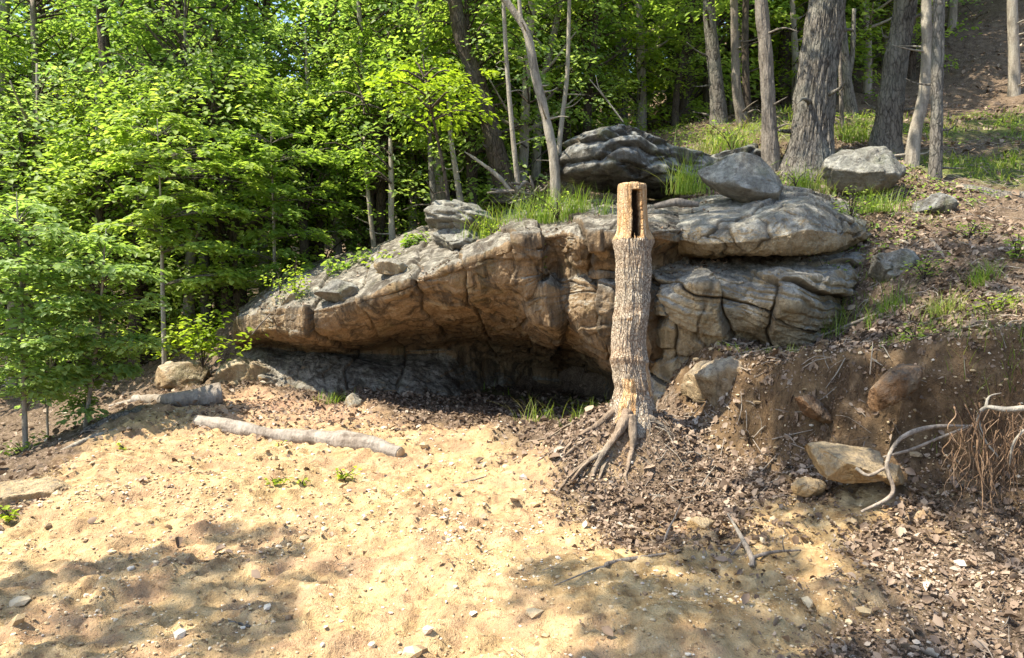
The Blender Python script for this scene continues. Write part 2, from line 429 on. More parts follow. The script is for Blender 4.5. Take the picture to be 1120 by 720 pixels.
UP = W([(1110, 375, 4.5), (1000, 392, 5.1), (900, 392, 5.7), (835, 400, 6.3), (980, 300, 7.2), (1110, 300, 6.5), (1110, 200, 9), (1000, 212, 8.8),
        (850, 385, 7.0), (930, 350, 7.2), (880, 180, 9.8), (970, 168, 10.2), (1100, 108, 15), (1080, 20, 19), (920, 130, 14), (830, 128, 13), (700, 165, 11.8), (640, 212, 10.6),
        (560, 222, 10.6), (480, 262, 10.9), (400, 288, 11), (330, 308, 11.2), (285, 326, 11.2), (200, 372, 12.5), (100, 405, 16), (800, 232, 9.2), (880, 222, 9.1), (1120, 240, 7.9),
        (740, 232, 9.4), (550, 235, 9.9), (460, 275, 10.1), (900, 60, 20)]) + [
        (-14, 20, -.9), (-20, 35, 1), (0, 35, 6), (14, 35, 15), (-8, 25, 1.2), (0, 20, 4.0), (25, 20, 17), (9, 4, 2.6), (15, 8, 6), (7, 2, 1.2), (-60, 120, 14), (60, 120, 50), (0, 120, 26),
        (-9, 12, .3), (-30, 5, -1), (30, 0, 9), (0, -25, 1)]
TL, TU = tps_fit(LOW), tps_fit(UP)
_cl = [(-60, 40), (-20, 17), (-9, 13.2), (-5.2, 11.8), (-3.7, 10.9), (-2.2, 11.1), (-.6, 12.0), (.95, 12.1), (1.85, 10.8), (1.95, 8.7), (1.72, 7.3), (1.86, 6.5), (2.05, 5.95), (2.35, 5.45), (2.8, 5.0), (3.2, 4.6), (5, 3.3), (9, 1.5), (30, -3), (60, -10)]
CL = np.array(_cl, float)
def cliff_sd(x, y):
    x = np.asarray(x, float); y = np.asarray(y, float)
    best = np.full(x.shape, 1e9); sg = np.ones(x.shape)
    for (ax, ay), (bx, by) in zip(CL[:-1], CL[1:]):
        ex, ey = bx - ax, by - ay
        t = np.clip(((x - ax) * ex + (y - ay) * ey) / (ex * ex + ey * ey), 0, 1)
        dx, dy = x - ax - ex * t, y - ay - ey * t
        d = np.hypot(dx, dy); cr = ex * (y - ay) - ey * (x - ax)
        m = d < best; best = np.where(m, d, best); sg = np.where(m, np.sign(cr), sg)
    return best * sg
def Zs(x, y):
    """smooth ground height"""
    x = np.asarray(x, float); y = np.asarray(y, float)
    sd_ = cliff_sd(x, y) + .10 * noise(xyz(x * 1.7, y * 1.7, 3.3))
    wl = np.where((x > 1.9) & (y < 7), .17, .45) + np.clip((-x - 4) * .4, 0, 3)
    s = sstep(sd_, -wl, wl)
    lo = tps_eval(TL, x, y); up = tps_eval(TU, x, y)
    md = .22 * np.exp(-(((x - .92) / .55) ** 2 + ((y - 6.1) / .42) ** 2))
    md = md + .12 * np.exp(-(((x + .25) / .75) ** 2 + ((y - 7.1) / .4) ** 2)) + .07 * np.exp(-(((x + 2.2) / .9) ** 2 + ((y - 5.6) / .5) ** 2))
    return lo + (np.maximum(up, lo - .2) - lo) * s + md
def detail(x, y, z):
    p = xyz(x, y)
    far = sstep(np.hypot(x, y), 12, 30)
    fa, ea = facets(xyz(x * 5, y * 5, 2.0) + noise(p * 4)[..., None] * .5); fb, eb = facets(xyz(x * 14, y * 14, 7.0) + noise(p * 9)[..., None] * .5)
    lump = (.6 + .4 * sstep(noise(p * .9 + 31), -.35, .3)) * (1 - far)
    clay = (.055 * fbm(p * .9, 4) + .018 * ridged(p * 3.1 + 5, 3) + .014 * fbm(p * 11, 3) + .020 * np.sin((y * .92 - x * .38) * 7.5 + 2.5 * noise(p * .7)) * sstep(noise(p * .6 + 50), -.1, .3) * (1 - far) + lump * (.034 * fa + .018 * fb - .010 * (1 - sstep(ea, 0, .06))) + .006 * ridged(p * 16, 2))
    # excavator scrapes: soft parallel ruts and clods
    clod = sstep(noise(p * 7 + 30), .25, .55) * .022 * sstep(noise(p * .8 + 3), -.2, .3)
    lump2 = .018 * sstep(noise(p * 4.5 + 61), .1, .5) + .006 * ridged(p * 24 + 3, 2)
    clay = clay + lump2 * (1 - far)
    sd_ = cliff_sd(x, y)
    bank = np.exp(-(sd_ / .35) ** 2) * ((x > 1.6) & (y < 7.2))
    return clay * (1 + far * 6) + clod + bank * (.08 * fbm(xyz(x * 2.5, y * 2.5, z * 2.5) + 7, 4) + .035 * ridged(xyz(x * 6, y * 6, z * 5), 3) + .03 * facets(xyz(x * 9, y * 9, z * 9))[0] + .012 * ridged(xyz(x * 19, y * 19, z * 16), 2))
def Z(x, y):
    z = Zs(x, y); return z + detail(np.asarray(x, float), np.asarray(y, float), z)
def G(px, py, d0=2.5, d1=60):
    """first ground point seen at a photo pixel"""
    d = np.concatenate([np.arange(d0, 16, .02), np.arange(16, d1, .2)])
    q = P(px, py, d); h = Zs(q[:, 0], q[:, 1]); k = np.argmax(q[:, 2] < h)
    return np.array([q[k, 0], q[k, 1], h[k]]) if (q[:, 2] < h).any() else q[-1]
def GZ(px, d):
    """ground point under image column px at distance d"""
    x = (px - 560) / FPX * d; return np.array([x, d, float(Zs(np.array([x]), np.array([d]))[0])])

def axis(lo, a, b, hi, step, grow=1.09):
    mid = np.arange(a, b, step).tolist(); r = []; v = mid[-1]; s = step
    while v < hi: s *= grow; v += s; r.append(v)
    l = []; v = a; s = step
    while v > lo: s *= grow; v -= s; l.append(v)
    return np.array(l[::-1] + mid + r)
gx = axis(-140, -5.0, 5.0, 140, .026); gy = axis(-30, 2.6, 9.2, 230, .026, 1.06)
X, Y = np.meshgrid(gx, gy)
ZZ = Zs(X, Y); ZD = ZZ + detail(X, Y, ZZ)
def pip(x, y, poly):
    """soft inside test of a plan polygon, signed distance positive inside"""
    best = np.full(x.shape, 1e9); ins = np.zeros(x.shape, bool); n = len(poly)
    for i in range(n):
        ax, ay = poly[i]; bx, by = poly[(i + 1) % n]; ex, ey = bx - ax, by - ay
        t = np.clip(((x - ax) * ex + (y - ay) * ey) / (ex * ex + ey * ey), 0, 1)
        best = np.minimum(best, np.hypot(x - ax - ex * t, y - ay - ey * t))
        c = ((ay > y) != (by > y)) & (x < ex * (y - ay) / (ey if ey else 1e-9) + ax); ins ^= c
    return np.where(ins, best, -best)
def plan(L): return [tuple(G(a, b)[:2]) for a, b in L]
CLAY = plan([(0, 565), (60, 515), (120, 462), (165, 448), (215, 442), (262, 428), (330, 436), (400, 446), (440, 462), (480, 474), (530, 472), (570, 500), (600, 530), (640, 575), (720, 600), (800, 590), (860, 560), (930, 540), (990, 545), (985, 590), (960, 640), (930, 690)]) + [(1.2, 2.6), (0, 0), (-6, 1)]
SAND = plan([(800, 590), (860, 560), (930, 540), (985, 535), (1000, 580), (960, 640), (900, 700), (800, 719), (720, 719), (640, 660), (560, 640), (640, 600)])
GREEN = [(2.6, 9.3), (4, 9.0), (6.5, 8.6), (9, 11), (9.5, 13.2), (5, 15), (2.5, 11), (-1, 11.2), (-1.5, 10.8), (.5, 10.4)]
def masks(x, y):
    nn = .25 * noise(xyz(x * 1.1, y * 1.1, 9)); gn = .9 * noise(xyz(x * .9, y * .9, 29)) - .33; nn = nn + .12 * noise(xyz(x * 4, y * 4, 2))
    clay = sstep(pip(x, y, CLAY) + nn + .14 * noise(xyz(x * 9, y * 9, 12)) + .3 * noise(xyz(x * 2.2, y * 2.2, 77)), -.28, .36); md = np.exp(-(((x - .80) / .34) ** 2 + ((y - 5.78) / .22) ** 2)); clay = np.maximum(clay, sstep(md + nn * .8, .45, .95) * .5); sand = sstep(pip(x, y, SAND) + nn, -.15, .3)
    sd_ = cliff_sd(x, y)
    bank = sstep(-np.abs(sd_ + .05) + nn * .3, -.42, -.25) * ((x > 1.6) & (y < 7.4))
    green = sstep(np.minimum(pip(x, y, GREEN), .6) + nn + gn, -.1, .5)
    return clay, sand, bank, green
mc, ms_, mb, mg = masks(X.ravel(), Y.ravel())

def ground_mat():
    m, t, out = mat('earth_clay_and_litter')
    co = N(t, 'ShaderNodeTexCoord').outputs['Object']
    A = lambda n: N(t, 'ShaderNodeAttribute', attribute_name=n).outputs['Fac']
    n1 = nz(t, co, 1.1, 5, .6, .3); n2 = nz(t, co, 7, 6, .65, .2); n3 = nz(t, co, 45, 4, .7); n4 = nz(t, co, 130, 3, .6)
    clay = ramp(t, n2, [(.32, (.22, .135, .075)), (.46, (.43, .29, .15)), (.66, (.64, .475, .27))])
    clay = mix(t, math_(t, 'MULTIPLY', ramp(t, n1, [(.42, 0), (.65, 1)]), .6), clay, (.56, .40, .19))
    clay = mix(t, math_(t, 'MULTIPLY', ramp(t, nz(t, co, 2.7, 5, .6), [(.48, 0), (.60, 1)]), .65), clay, (.42, .255, .155))
    clay = mix(t, math_(t, 'MULTIPLY', ramp(t, nz(t, co, 1.9, 6, .7, .8), [(.52, 0), (.60, 1)]), .5), clay, (.33, .22, .13))
    clay = mix(t, ramp(t, n3, [(.62, 0), (.70, .45)]), clay, (.70, .60, .44))
    clay = mix(t, ramp(t, nz(t, co, 28, 3, .6), [(.32, .9), (.42, 0)]), clay, (.22, .14, .08))
    sand = ramp(t, n2, [(.32, (.21, .13, .06)), (.47, (.42, .28, .13)), (.66, (.62, .46, .25))])
    sand = mix(t, ramp(t, n3, [(.60, 0), (.68, .5)]), sand, (.62, .54, .40))
    lit = ramp(t, n2, [(.3, (.06, .042, .028)), (.55, (.15, .108, .072)), (.75, (.27, .205, .145))])
    lit = mix(t, ramp(t, n3, [(.52, 0), (.62, .7)]), lit, (.34, .25, .19))
    bank = ramp(t, n2, [(.3, (.055, .036, .021)), (.52, (.15, .098, .055)), (.72, (.29, .20, .115))])
    bank = mix(t, ramp(t, n1, [(.5, 0), (.62, .5)]), bank, (.20, .135, .07))
    grn = ramp(t, n2, [(.3, (.06, .10, .02)), (.6, (.14, .20, .035))])
    c = mix(t, math_(t, 'MULTIPLY', A('green'), ramp(t, n3, [(.4, .3), (.6, .9)])), lit, grn)
    clay = mix(t, math_(t, 'MULTIPLY', A('pink'), ramp(t, n2, [(.3, .9), (.7, .45)])), clay, (.40, .25, .17))
    c = mix(t, A('clay'), c, clay); c = mix(t, math_(t, 'MULTIPLY', A('sand'), A('clay')), c, sand); c = mix(t, A('bank'), c, bank)
    clay_ = None
    h = math_(t, 'ADD', math_(t, 'MULTIPLY', n2, .9), math_(t, 'ADD', math_(t, 'MULTIPLY', n3, .45), math_(t, 'MULTIPLY', n4, .2)))
    bsdf(t, out, c, .95, h, .9, .05, .1); return m
GROUND = ground_mat()
me = mesh_np('ground', np.stack([X, Y, ZD], -1).reshape(-1, 3), grid_faces(len(gy), len(gx)), GROUND,
             {'clay': mc, 'sand': ms_, 'bank': mb, 'green': mg,
              'pink': np.exp(-(((X.ravel() + 2.5) / 1.7) ** 2 + ((Y.ravel() - 8.8) / 1.0) ** 2))})
tag(link('ground', me), kind='structure')

# ------------------------------------------------------------------ rock outcrop
TOPS = []
def rock_patch(name, cols, mtl, parent, nu, nv, amp=1.0, strata=1.0, seed=0.0, loc=(0, 0, 0), soft=1.0, cs=(1.5, 1.5, 2.1), ca=1.0, lin=0.0, beds=2.6, bedtilt=1.0, joints=(), joffs=(0,)):
    pts = np.array([[P(px, py, d) for py, d in rows] for px, rows in cols])        # (cols, rows, 3)
    def res(p, n):
        c = catmull(p, n)
        if not lin: return c
        t = np.linspace(0, len(p) - 1, n); i = np.minimum(t.astype(int), len(p) - 2); f = (t - i)[:, None, None]
        return c * (1 - lin) + lin * (p[i] * (1 - f) + p[i + 1] * f)
    pts = res(pts, nu); pts = res(np.swapaxes(pts, 0, 1), nv)              # (nv, nu, 3)
    du = np.gradient(pts, axis=1); dv = np.gradient(pts, axis=0)
    n = np.cross(du, dv); n /= np.linalg.norm(n, axis=-1)[..., None] + 1e-9
    if n[nv // 3, nu // 2, 1] > 0: n = -n
    for _ in range(6):
        n[1:-1, 1:-1] = (n[1:-1, 1:-1] + n[:-2, 1:-1] + n[2:, 1:-1] + n[1:-1, :-2] + n[1:-1, 2:]); n /= np.linalg.norm(n, axis=-1)[..., None] + 1e-9
    q = pts + seed
    warp = fbm(q * .8, 3)
    w3 = np.stack([fbm(q * 1.3 + 40, 3), fbm(q * 1.3 + 80, 3), fbm(q * 1.3 + 120, 3)], -1) * .25
    C_ = np.array(cs); fa, ea = facets(q * C_ + w3 * 1.2)
    fb, eb = facets(q * C_ * 3.1 + w3 * 4 + 9)
    fc, ec = facets(q * C_ * 8 + w3 * 9 + 19)
    steep = sstep(1 - np.abs(n[..., 2]), .15, .6)
    rug = sstep(noise(q * .8 + 55), -.35, .3)
    # beds: each layer stands proud by its own amount, with an undercut seam below it
    lay = (q[..., 2] + .22 * q[..., 0] * bedtilt + .10 * fbm(q * np.array([.9, .9, .3]) + 7, 3)) * beds
    bid = np.floor(lay); fr = lay - bid
    seg_ = np.floor(q[..., 0] * .55 + 3 * noise(np.stack([bid * 1.7, bid * 0, bid * 0 + .5], -1)) + .5 * noise(q * 1.5))
    off = noise(np.stack([bid * .73 + .31, seg_ * .61 + .17, bid * 0 + .4], -1))
    bed = off * .7 + .5 * sstep(fr, 0, .05) - .45 * sstep(fr, .55, 1.0) 
    lay2 = lay * 4.3 + .8 * noise(q * 2.2); fr2 = lay2 % 1
    bed2 = sstep(fr2, 0, .2) * (1 - sstep(fr2, .6, 1.0))
    ribs = ridged(np.stack([q[..., 0] * 1.25, q[..., 1] * .5, q[..., 2] * .45], -1) + w3 * .8 + 4, 2)
    flut = ridged(q * np.array([4.2, 4.2, 1.1]) + w3 * 2 + 8, 3)
    jx = q[..., 0] - seed + .22 * (q[..., 2] - seed) + .10 * fbm(q * 1.6 + 11, 3)
    jb = np.searchsorted(np.array(joints), jx.ravel()).reshape(jx.shape) if len(joints) else np.zeros(jx.shape, int)
    jd = np.min([np.abs(jx - j) for j in joints], axis=0) if len(joints) else np.full(jx.shape, 9.0)
    joff = (np.array(joffs)[jb] if len(joints) else 0.0) * (.35 + .65 * steep)
    h = joff - .06 * (1 - sstep(jd, 0, .03)) * sstep(noise(q * 1.1 + 31), -.45, .0) + .06 * fbm(q * 1.1 + 3, 3) + .075 * ca * fa + .022 * ca * fb * rug + .015 * fc * (.4 + .6 * rug) \
        + soft * steep * (.085 * (ribs - .3) + .022 * flut * rug) + strata * (.3 + .7 * steep) * (.10 * bed + .016 * bed2 * rug) \
        - .03 * ca * (1 - sstep(ea, 0, .035)) + .012 * ridged(q * 6, 3) + .008 * fbm(q * 18, 3) + .004 * ridged(q * 34, 2)
    cav = np.maximum((1 - sstep(ea, 0, .05)) * .8 * ca, strata * steep * np.maximum(1 - sstep(fr, 0, .07), sstep(fr, .95, 1.0)) * .9)  # mask for painted crevice shade and dirt: facet edges, bed seams, joints
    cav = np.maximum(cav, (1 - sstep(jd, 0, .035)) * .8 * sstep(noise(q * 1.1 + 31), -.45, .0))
    V = pts + n * (h * amp)[..., None]
    F = grid_faces(nv, nu)[:, ::-1] if True else None
    TOPS.append(V[8:nv // 3:3, ::3].reshape(-1, 3))
    m = mesh_np(name, V.reshape(-1, 3) - np.asarray(loc, float), F, mtl, {'crack_shade_dirt': cav.ravel()})
    return link(name, m, parent) if parent else link(name, m, None, loc)

def rows13(*a): return list(a)
O = P(560, 440, 9.5)
out_ = empty('rock_outcrop', O, 'long tan sandstone outcrop overhanging a dark shallow cave behind the broken tree stump', 'rock outcrop')
main = [
 (262, [(338, 11.4), (342, 10.8), (346, 10.5), (352, 10.2), (358, 10.2), (362, 10.2), (368, 10.3), (374, 10.4), (380, 10.5), (388, 10.6), (404, 10.4), (420, 10.2), (450, 10.2)]),
 (285, [(322, 11.4), (326, 10.6), (333, 10.0), (340, 9.55), (347, 9.47), (355, 9.5), (362, 9.55), (369, 9.85), (372, 10.1), (378, 10.4), (392, 10.05), (416, 9.7), (450, 9.8)]),
 (310, [(304, 11.6), (308, 10.6), (319, 9.8), (335, 9.25), (345, 9.18), (354, 9.2), (363, 9.3), (370, 9.65), (374, 10.1), (382, 10.5), (397, 10.0), (424, 9.6), (455, 9.7)]),
 (350, [(288, 11.8), (294, 10.6), (310, 9.7), (334, 8.95), (343, 8.87), (354, 8.92), (365, 9.05), (373, 9.45), (378, 10.1), (385, 10.6), (401, 9.95), (430, 9.55), (460, 9.6)]),
 (400, [(274, 12), (280, 10.6), (298, 9.6), (320, 8.75), (330, 8.67), (344, 8.78), (358, 9.0), (370, 9.4), (378, 10.1), (386, 10.7), (404, 9.95), (434, 9.6), (470, 9.6)]),
 (460, [(250, 12), (260, 10.6), (278, 9.5), (300, 8.5), (310, 8.42), (324, 8.55), (340, 8.8), (354, 9.2), (366, 10), (384, 10.8), (407, 10.2), (438, 9.85), (475, 10)]),
 (515, [(238, 12), (250, 10.6), (264, 9.4), (280, 8.25), (292, 8.15), (308, 8.2), (326, 8.35), (344, 8.8), (358, 9.7), (376, 10.9), (406, 11), (441, 10.5), (480, 10.4)]),
 (565, [(224, 12.9), (236, 10.6), (248, 9.2), (260, 8.0), (275, 7.88), (296, 7.95), (320, 8.1), (346, 8.5), (362, 9.4), (378, 10.9), (406, 11.7), (444, 11.4), (480, 10.6)]),
 (600, [(220, 12.9), (232, 10.5), (243, 9.0), (254, 7.95), (270, 7.9), (298, 8.1), (322, 7.95), (358, 8.2), (370, 9.2), (382, 10.8), (408, 11.8), (446, 11.5), (480, 10.6)]),
 (630, [(216, 12.9), (226, 10.3), (237, 8.7), (250, 7.6), (268, 7.42), (296, 7.75), (320, 7.65), (364, 7.85), (378, 8.8), (388, 10.5), (410, 11.8), (448, 11.5), (480, 10.6)]),
 (665, [(212, 12.9), (222, 10.3), (234, 8.6), (248, 7.45), (268, 7.25), (298, 7.65), (328, 7.5), (382, 7.7), (396, 8.5), (402, 9.9), (416, 11.2), (449, 11), (480, 10.3)]),
 (700, [(210, 12.9), (222, 10.3), (233, 8.5), (246, 7.4), (264, 7.2), (292, 7.7), (330, 7.6), (384, 7.8), (410, 8.2), (424, 8.8), (434, 9.0), (449, 8.8), (480, 8.8)]),
 (730, [(214, 12), (223, 10.2), (233, 8.5), (246, 7.55), (262, 7.35), (288, 7.95), (330, 7.8), (390, 7.95), (416, 8.1), (430, 8.2), (440, 8.3), (452, 8.3), (480, 8.3)]),
 (765, [(214, 12), (223, 10.2), (236, 8.9), (250, 8.3), (266, 8.2), (288, 8.3), (330, 8.2), (390, 8.1), (416, 8.1), (430, 8.1), (440, 8.2), (452, 8.2), (480, 8.2)]),
 (800, [(214, 12), (223, 10.4), (240, 9.4), (254, 9.1), (268, 9), (290, 9), (330, 8.8), (390, 8.7), (416, 8.7), (430, 8.6), (440, 8.6), (452, 8.6), (480, 8.6)]),
]
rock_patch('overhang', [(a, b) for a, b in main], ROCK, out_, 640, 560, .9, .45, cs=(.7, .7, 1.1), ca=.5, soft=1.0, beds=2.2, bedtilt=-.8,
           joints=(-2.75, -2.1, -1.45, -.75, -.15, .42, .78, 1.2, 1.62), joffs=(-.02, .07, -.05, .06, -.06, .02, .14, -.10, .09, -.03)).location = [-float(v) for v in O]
low = [
 (712, [(284, 9.0), (292, 8.4), (306, 8.1), (330, 8.0), (360, 8.0), (395, 8.1), (430, 8.15), (470, 8.2)]),
 (732, [(282, 8.9), (288, 8.2), (302, 7.7), (322, 7.5), (350, 7.5), (385, 7.6), (425, 7.75), (475, 7.8)]),
 (770, [(279, 8.8), (285, 8.0), (298, 7.45), (316, 7.2), (340, 7.25), (372, 7.4), (410, 7.6), (450, 7.7)]),
 (815, [(278, 8.7), (284, 7.9), (296, 7.4), (314, 7.2), (334, 7.1), (358, 7.15), (392, 7.4), (430, 7.5)]),
 (862, [(277, 8.6), (282, 7.8), (292, 7.2), (308, 6.95), (330, 6.9), (352, 7.05), (380, 7.3), (410, 7.45)]),
 (892, [(275, 8.7), (281, 8.0), (292, 7.5), (308, 7.25), (330, 7.25), (350, 7.35), (374, 7.5), (400, 7.6)]),
 (925, [(266, 8.9), (272, 8.4), (284, 8.0), (300, 7.85), (320, 7.8), (340, 7.75), (362, 7.7), (390, 7.7)]),
 (968, [(250, 9.2), (258, 8.8), (270, 8.5), (288, 8.3), (308, 8.1), (328, 7.9), (350, 7.8), (380, 7.8)]),
]
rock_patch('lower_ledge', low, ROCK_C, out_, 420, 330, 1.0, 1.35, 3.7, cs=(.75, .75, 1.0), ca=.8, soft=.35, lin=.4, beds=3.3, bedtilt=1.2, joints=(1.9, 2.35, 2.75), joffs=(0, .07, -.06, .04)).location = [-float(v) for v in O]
cap = [
 (742, [(224, 9.6), (228, 8.8), (236, 8.1), (248, 7.75), (262, 7.65), (276, 7.85), (283, 8.7)]),
 (770, [(218, 9.6), (224, 8.7), (236, 7.8), (250, 7.42), (266, 7.32), (279, 7.5), (284, 8.7)]),
 (812, [(212, 9.6), (218, 8.7), (234, 7.7), (248, 7.25), (265, 7.12), (280, 7.28), (284, 8.6)]),
 (858, [(204, 9.6), (207, 8.6), (216, 7.7), (226, 7.2), (258, 6.98), (278, 7.12), (282, 8.5)]),
 (882, [(205, 9.6), (208, 8.6), (214, 7.7), (222, 7.25), (252, 6.98), (277, 7.12), (281, 8.5)]),
 (912, [(209, 9.6), (214, 8.6), (226, 7.8), (238, 7.4), (256, 7.12), (272, 7.2), (278, 8.4)]),
 (932, [(216, 9.5), (222, 8.7), (232, 8.0), (242, 7.65), (254, 7.5), (265, 7.6), (272, 8.4)]),
 (950, [(230, 9.4), (234, 8.8), (240, 8.3), (247, 8.1), (254, 8.0), (260, 8.1), (266, 8.6)]),
]
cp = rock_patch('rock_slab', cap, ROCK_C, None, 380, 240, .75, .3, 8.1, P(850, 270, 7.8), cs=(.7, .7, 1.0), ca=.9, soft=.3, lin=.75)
tag(cp, 'thick cream and grey slab capping the right end of the outcrop, rusty hollow near its right tip', 'rock')

def icos(sub):
    import bmesh
    bm = bmesh.new(); bmesh.ops.create_icosphere(bm, subdivisions=sub, radius=1)
    V = np.array([v.co[:] for v in bm.verts]); F = np.array([[v.index for v in f.verts] for f in bm.faces]); bm.free()
    return V, F
ICO = {s: icos(s) for s in (1, 2, 3, 5, 6)}
def boulder(name, label, px0, px1, py0, py1, d, mtl, seed, thick=None, cuts=9, rot=0.0, sub=5, rough=1.0, strata=0.0, cat='rock', group=None, tilt=0.0, sink=0.0):
    """angular rock filling the given photo box at distance d"""
    rng = np.random.default_rng(seed)
    V, F = ICO[sub]; V = V.copy()
    for k in range(cuts):
        n = rng.normal(size=3); n[2] *= .8; n /= np.linalg.norm(n); hgt = rng.uniform(.52, .8)
        dt = V @ n; over = dt > hgt; V[over] -= np.outer((dt[over] - hgt) * .985, n)
    V /= np.abs(V).max(0)
    if d is None: d = G((px0 + px1) / 2, py1 - 4)[1] + .15
    a = P(px0, py1, d); b = P(px1, py0, d); c = (a + b) / 2
    w_, h_ = b[0] - a[0], b[2] - a[2]; th_ = thick or (w_ * .8)
    sc = np.array([w_ / 2, th_ / 2, h_ / 2])
    V = V * sc
    m_ = min(sc)
    nn = V / (np.linalg.norm(V, axis=1)[:, None] + 1e-9)
    q = V + seed * 1.7
    u_ = q / m_
    w3 = np.stack([noise(u_ + 40), noise(u_ + 80), noise(u_ + 120)], -1) * .3
    fa, ea = facets(u_ * .8 + w3); fb, eb = facets(u_ * 2.4 + w3 * 2 + 7)
    h = m_ * rough * (.10 * fbm(u_ * .5, 3) + .16 * fa + .05 * fb - .05 * (1 - sstep(ea, 0, .06)) + .03 * ridged(u_ * 2.4, 3) + .014 * fbm(u_ * 8, 3))
    if strata:
        ly = (V[:, 2] / m_ + .5 * fbm(u_ * .4, 3) + .25 * fa) * 2.1
        fr = ly % 1
        h += strata * m_ * ((sstep(fr, 0, .12) * (1 - .6 * sstep(fr, .5, 1.0))) - .6) * (.6 + .6 * sstep(noise(u_ * .8 + 5), -.3, .3))
    V = V + nn * h[:, None]
    if tilt:
        ca, sa = math.cos(tilt), math.sin(tilt); V = V @ np.array([[ca, 0, sa], [0, 1, 0], [-sa, 0, ca]])
    if rot:
        ca, sa = math.cos(rot), math.sin(rot); V = V @ np.array([[ca, sa, 0], [-sa, ca, 0], [0, 0, 1]])
    F4 = np.concatenate([F, F[:, 2:]], 1)
    me = mesh_np(name, V, F, mtl)
    o = link(name, me, None, c - np.array([0, 0, sink])); tag(o, label, cat, group); return o

boulder('boulder', 'large dark boulder in flat layers behind the top of the stump', 614, 785, 144, 216, 10.2, ROCK_D, 3, 1.5, 7, strata=.34, sub=6)
boulder('boulder', 'thin dark layered ledge in the grass right of the large dark boulder', 745, 840, 160, 214, 10.4, ROCK_D, 4, 1.2, 6, strata=.25)
boulder('boulder', 'tilted angular grey boulder with pale lichen resting on the outcrop', 766, 870, 172, 222, 8.3, ROCK_G, 15, .8, 14, tilt=-.34, rough=.5)
boulder('boulder', 'rounded speckled boulder at the foot of the two largest trunks', 898, 988, 158, 212, 8.9, ROCK_G, 22, .8, 7, rough=.8)
boulder('boulder', 'mossy layered rock on the ridge left of the tall grass', 463, 560, 222, 262, 9.8, ROCK_G, 31, 1.0, 6, strata=.3, tilt=-.22)
boulder('boulder', 'lower split block of grey rock under the mossy layered rock', 468, 530, 248, 280, 9.5, ROCK_G, 35, .8, 7, strata=.2, tilt=-.2)
boulder('boulder', 'pale and rusty boulder at the left end of the cut bank', 750, 856, 390, 472, 6.75, ROCK_T, 47, 1.1, 7, tilt=-.15, rough=1.6)
boulder('rock', 'broad flat yellow stone jutting out of the cut bank', 876, 968, 488, 520, 4.85, ROCK_O, 52, .75, 8, tilt=.10, rough=.8)
boulder('rock', 'long rusty brown stone leaning at the lip of the cut bank', 940, 1014, 405, 438, 4.95, ROCK_R, 57, .28, 8, tilt=.85)
boulder('rock', 'small rusty stone in the bank between the pale boulder and the leaning stone', 864, 914, 436, 456, 5.5, ROCK_R, 61, .25, 8, tilt=-.6)
boulder('rock', 'rounded ochre stone just below the flat yellow stone', 866, 906, 522, 546, 4.95, ROCK_O, 66, .2, 6)
boulder('rock', 'small ochre knob of stone on the yellow spill at the right of the flat stone', 962, 992, 508, 532, 4.75, ROCK_O, 71, .15, 6)
boulder('rock', 'egg sized ochre stone beside the bent branch in front of the stump', 722, 750, 596, 616, 4.3, ROCK_O, 75, .12, 6, sub=3)
boulder('rock', 'orange brown stone half buried among leaves above the ochre egg stone', 752, 782, 566, 588, 4.6, ROCK_O, 77, .14, 6, sub=3)
boulder('boulder', 'mossy cream boulder under the bright shrub left of the cave', 166, 236, 394, 436, 10.1, ROCK_T, 82, .8, 8, rough=.7)
boulder('boulder', 'grey sloping boulder at the left foot of the overhang', 228, 306, 390, 446, 10.0, ROCK_T, 86, .9, 9, tilt=.4, rough=.7)
boulder('rock', 'small pale rock on the leaf litter under the cave wall', 376, 402, 432, 458, 8.9, ROCK_C, 91, .3, 7)
boulder('rock', 'smooth tan hump of rock at the left edge of the clearing', -40, 82, 526, 572, 5.4, ROCK_O, 95, .6, 4)
boulder('rock', 'grey rock in the dark hollow right of the capping slab', 946, 1002, 268, 312, None, ROCK_G, 101, .45, 8)
boulder('rock', 'flat brown rock on the hillside below the thin rightmost trunk', 1000, 1044, 212, 242, None, ROCK_D, 105, .35, 6)
boulder('rock', 'tiny pale stone in the cave mouth left of the stump', 462, 482, 486, 498, 7.2, ROCK_C, 108, .14, 6, sub=3)

boulder('rock', 'thin pale flake of rock lying at the lip over the left half of the cave', 345, 402, 308, 332, 8.95, ROCK_G, 121, .5, 8, tilt=-.2)
boulder('rock', 'brown chipped slab on the sloping top left of the pale flake', 296, 342, 316, 342, 9.35, ROCK_C, 123, .5, 9, tilt=-.3)
boulder('rock', 'small grey block on the ledge at the foot of the ridge grass', 560, 588, 250, 270, 8.2, ROCK_G, 127, .3, 9)
boulder('rock', 'cream wedge of rock under the lime bush on the ridge', 408, 458, 284, 306, 8.9, ROCK_C, 129, .5, 9, tilt=-.25)
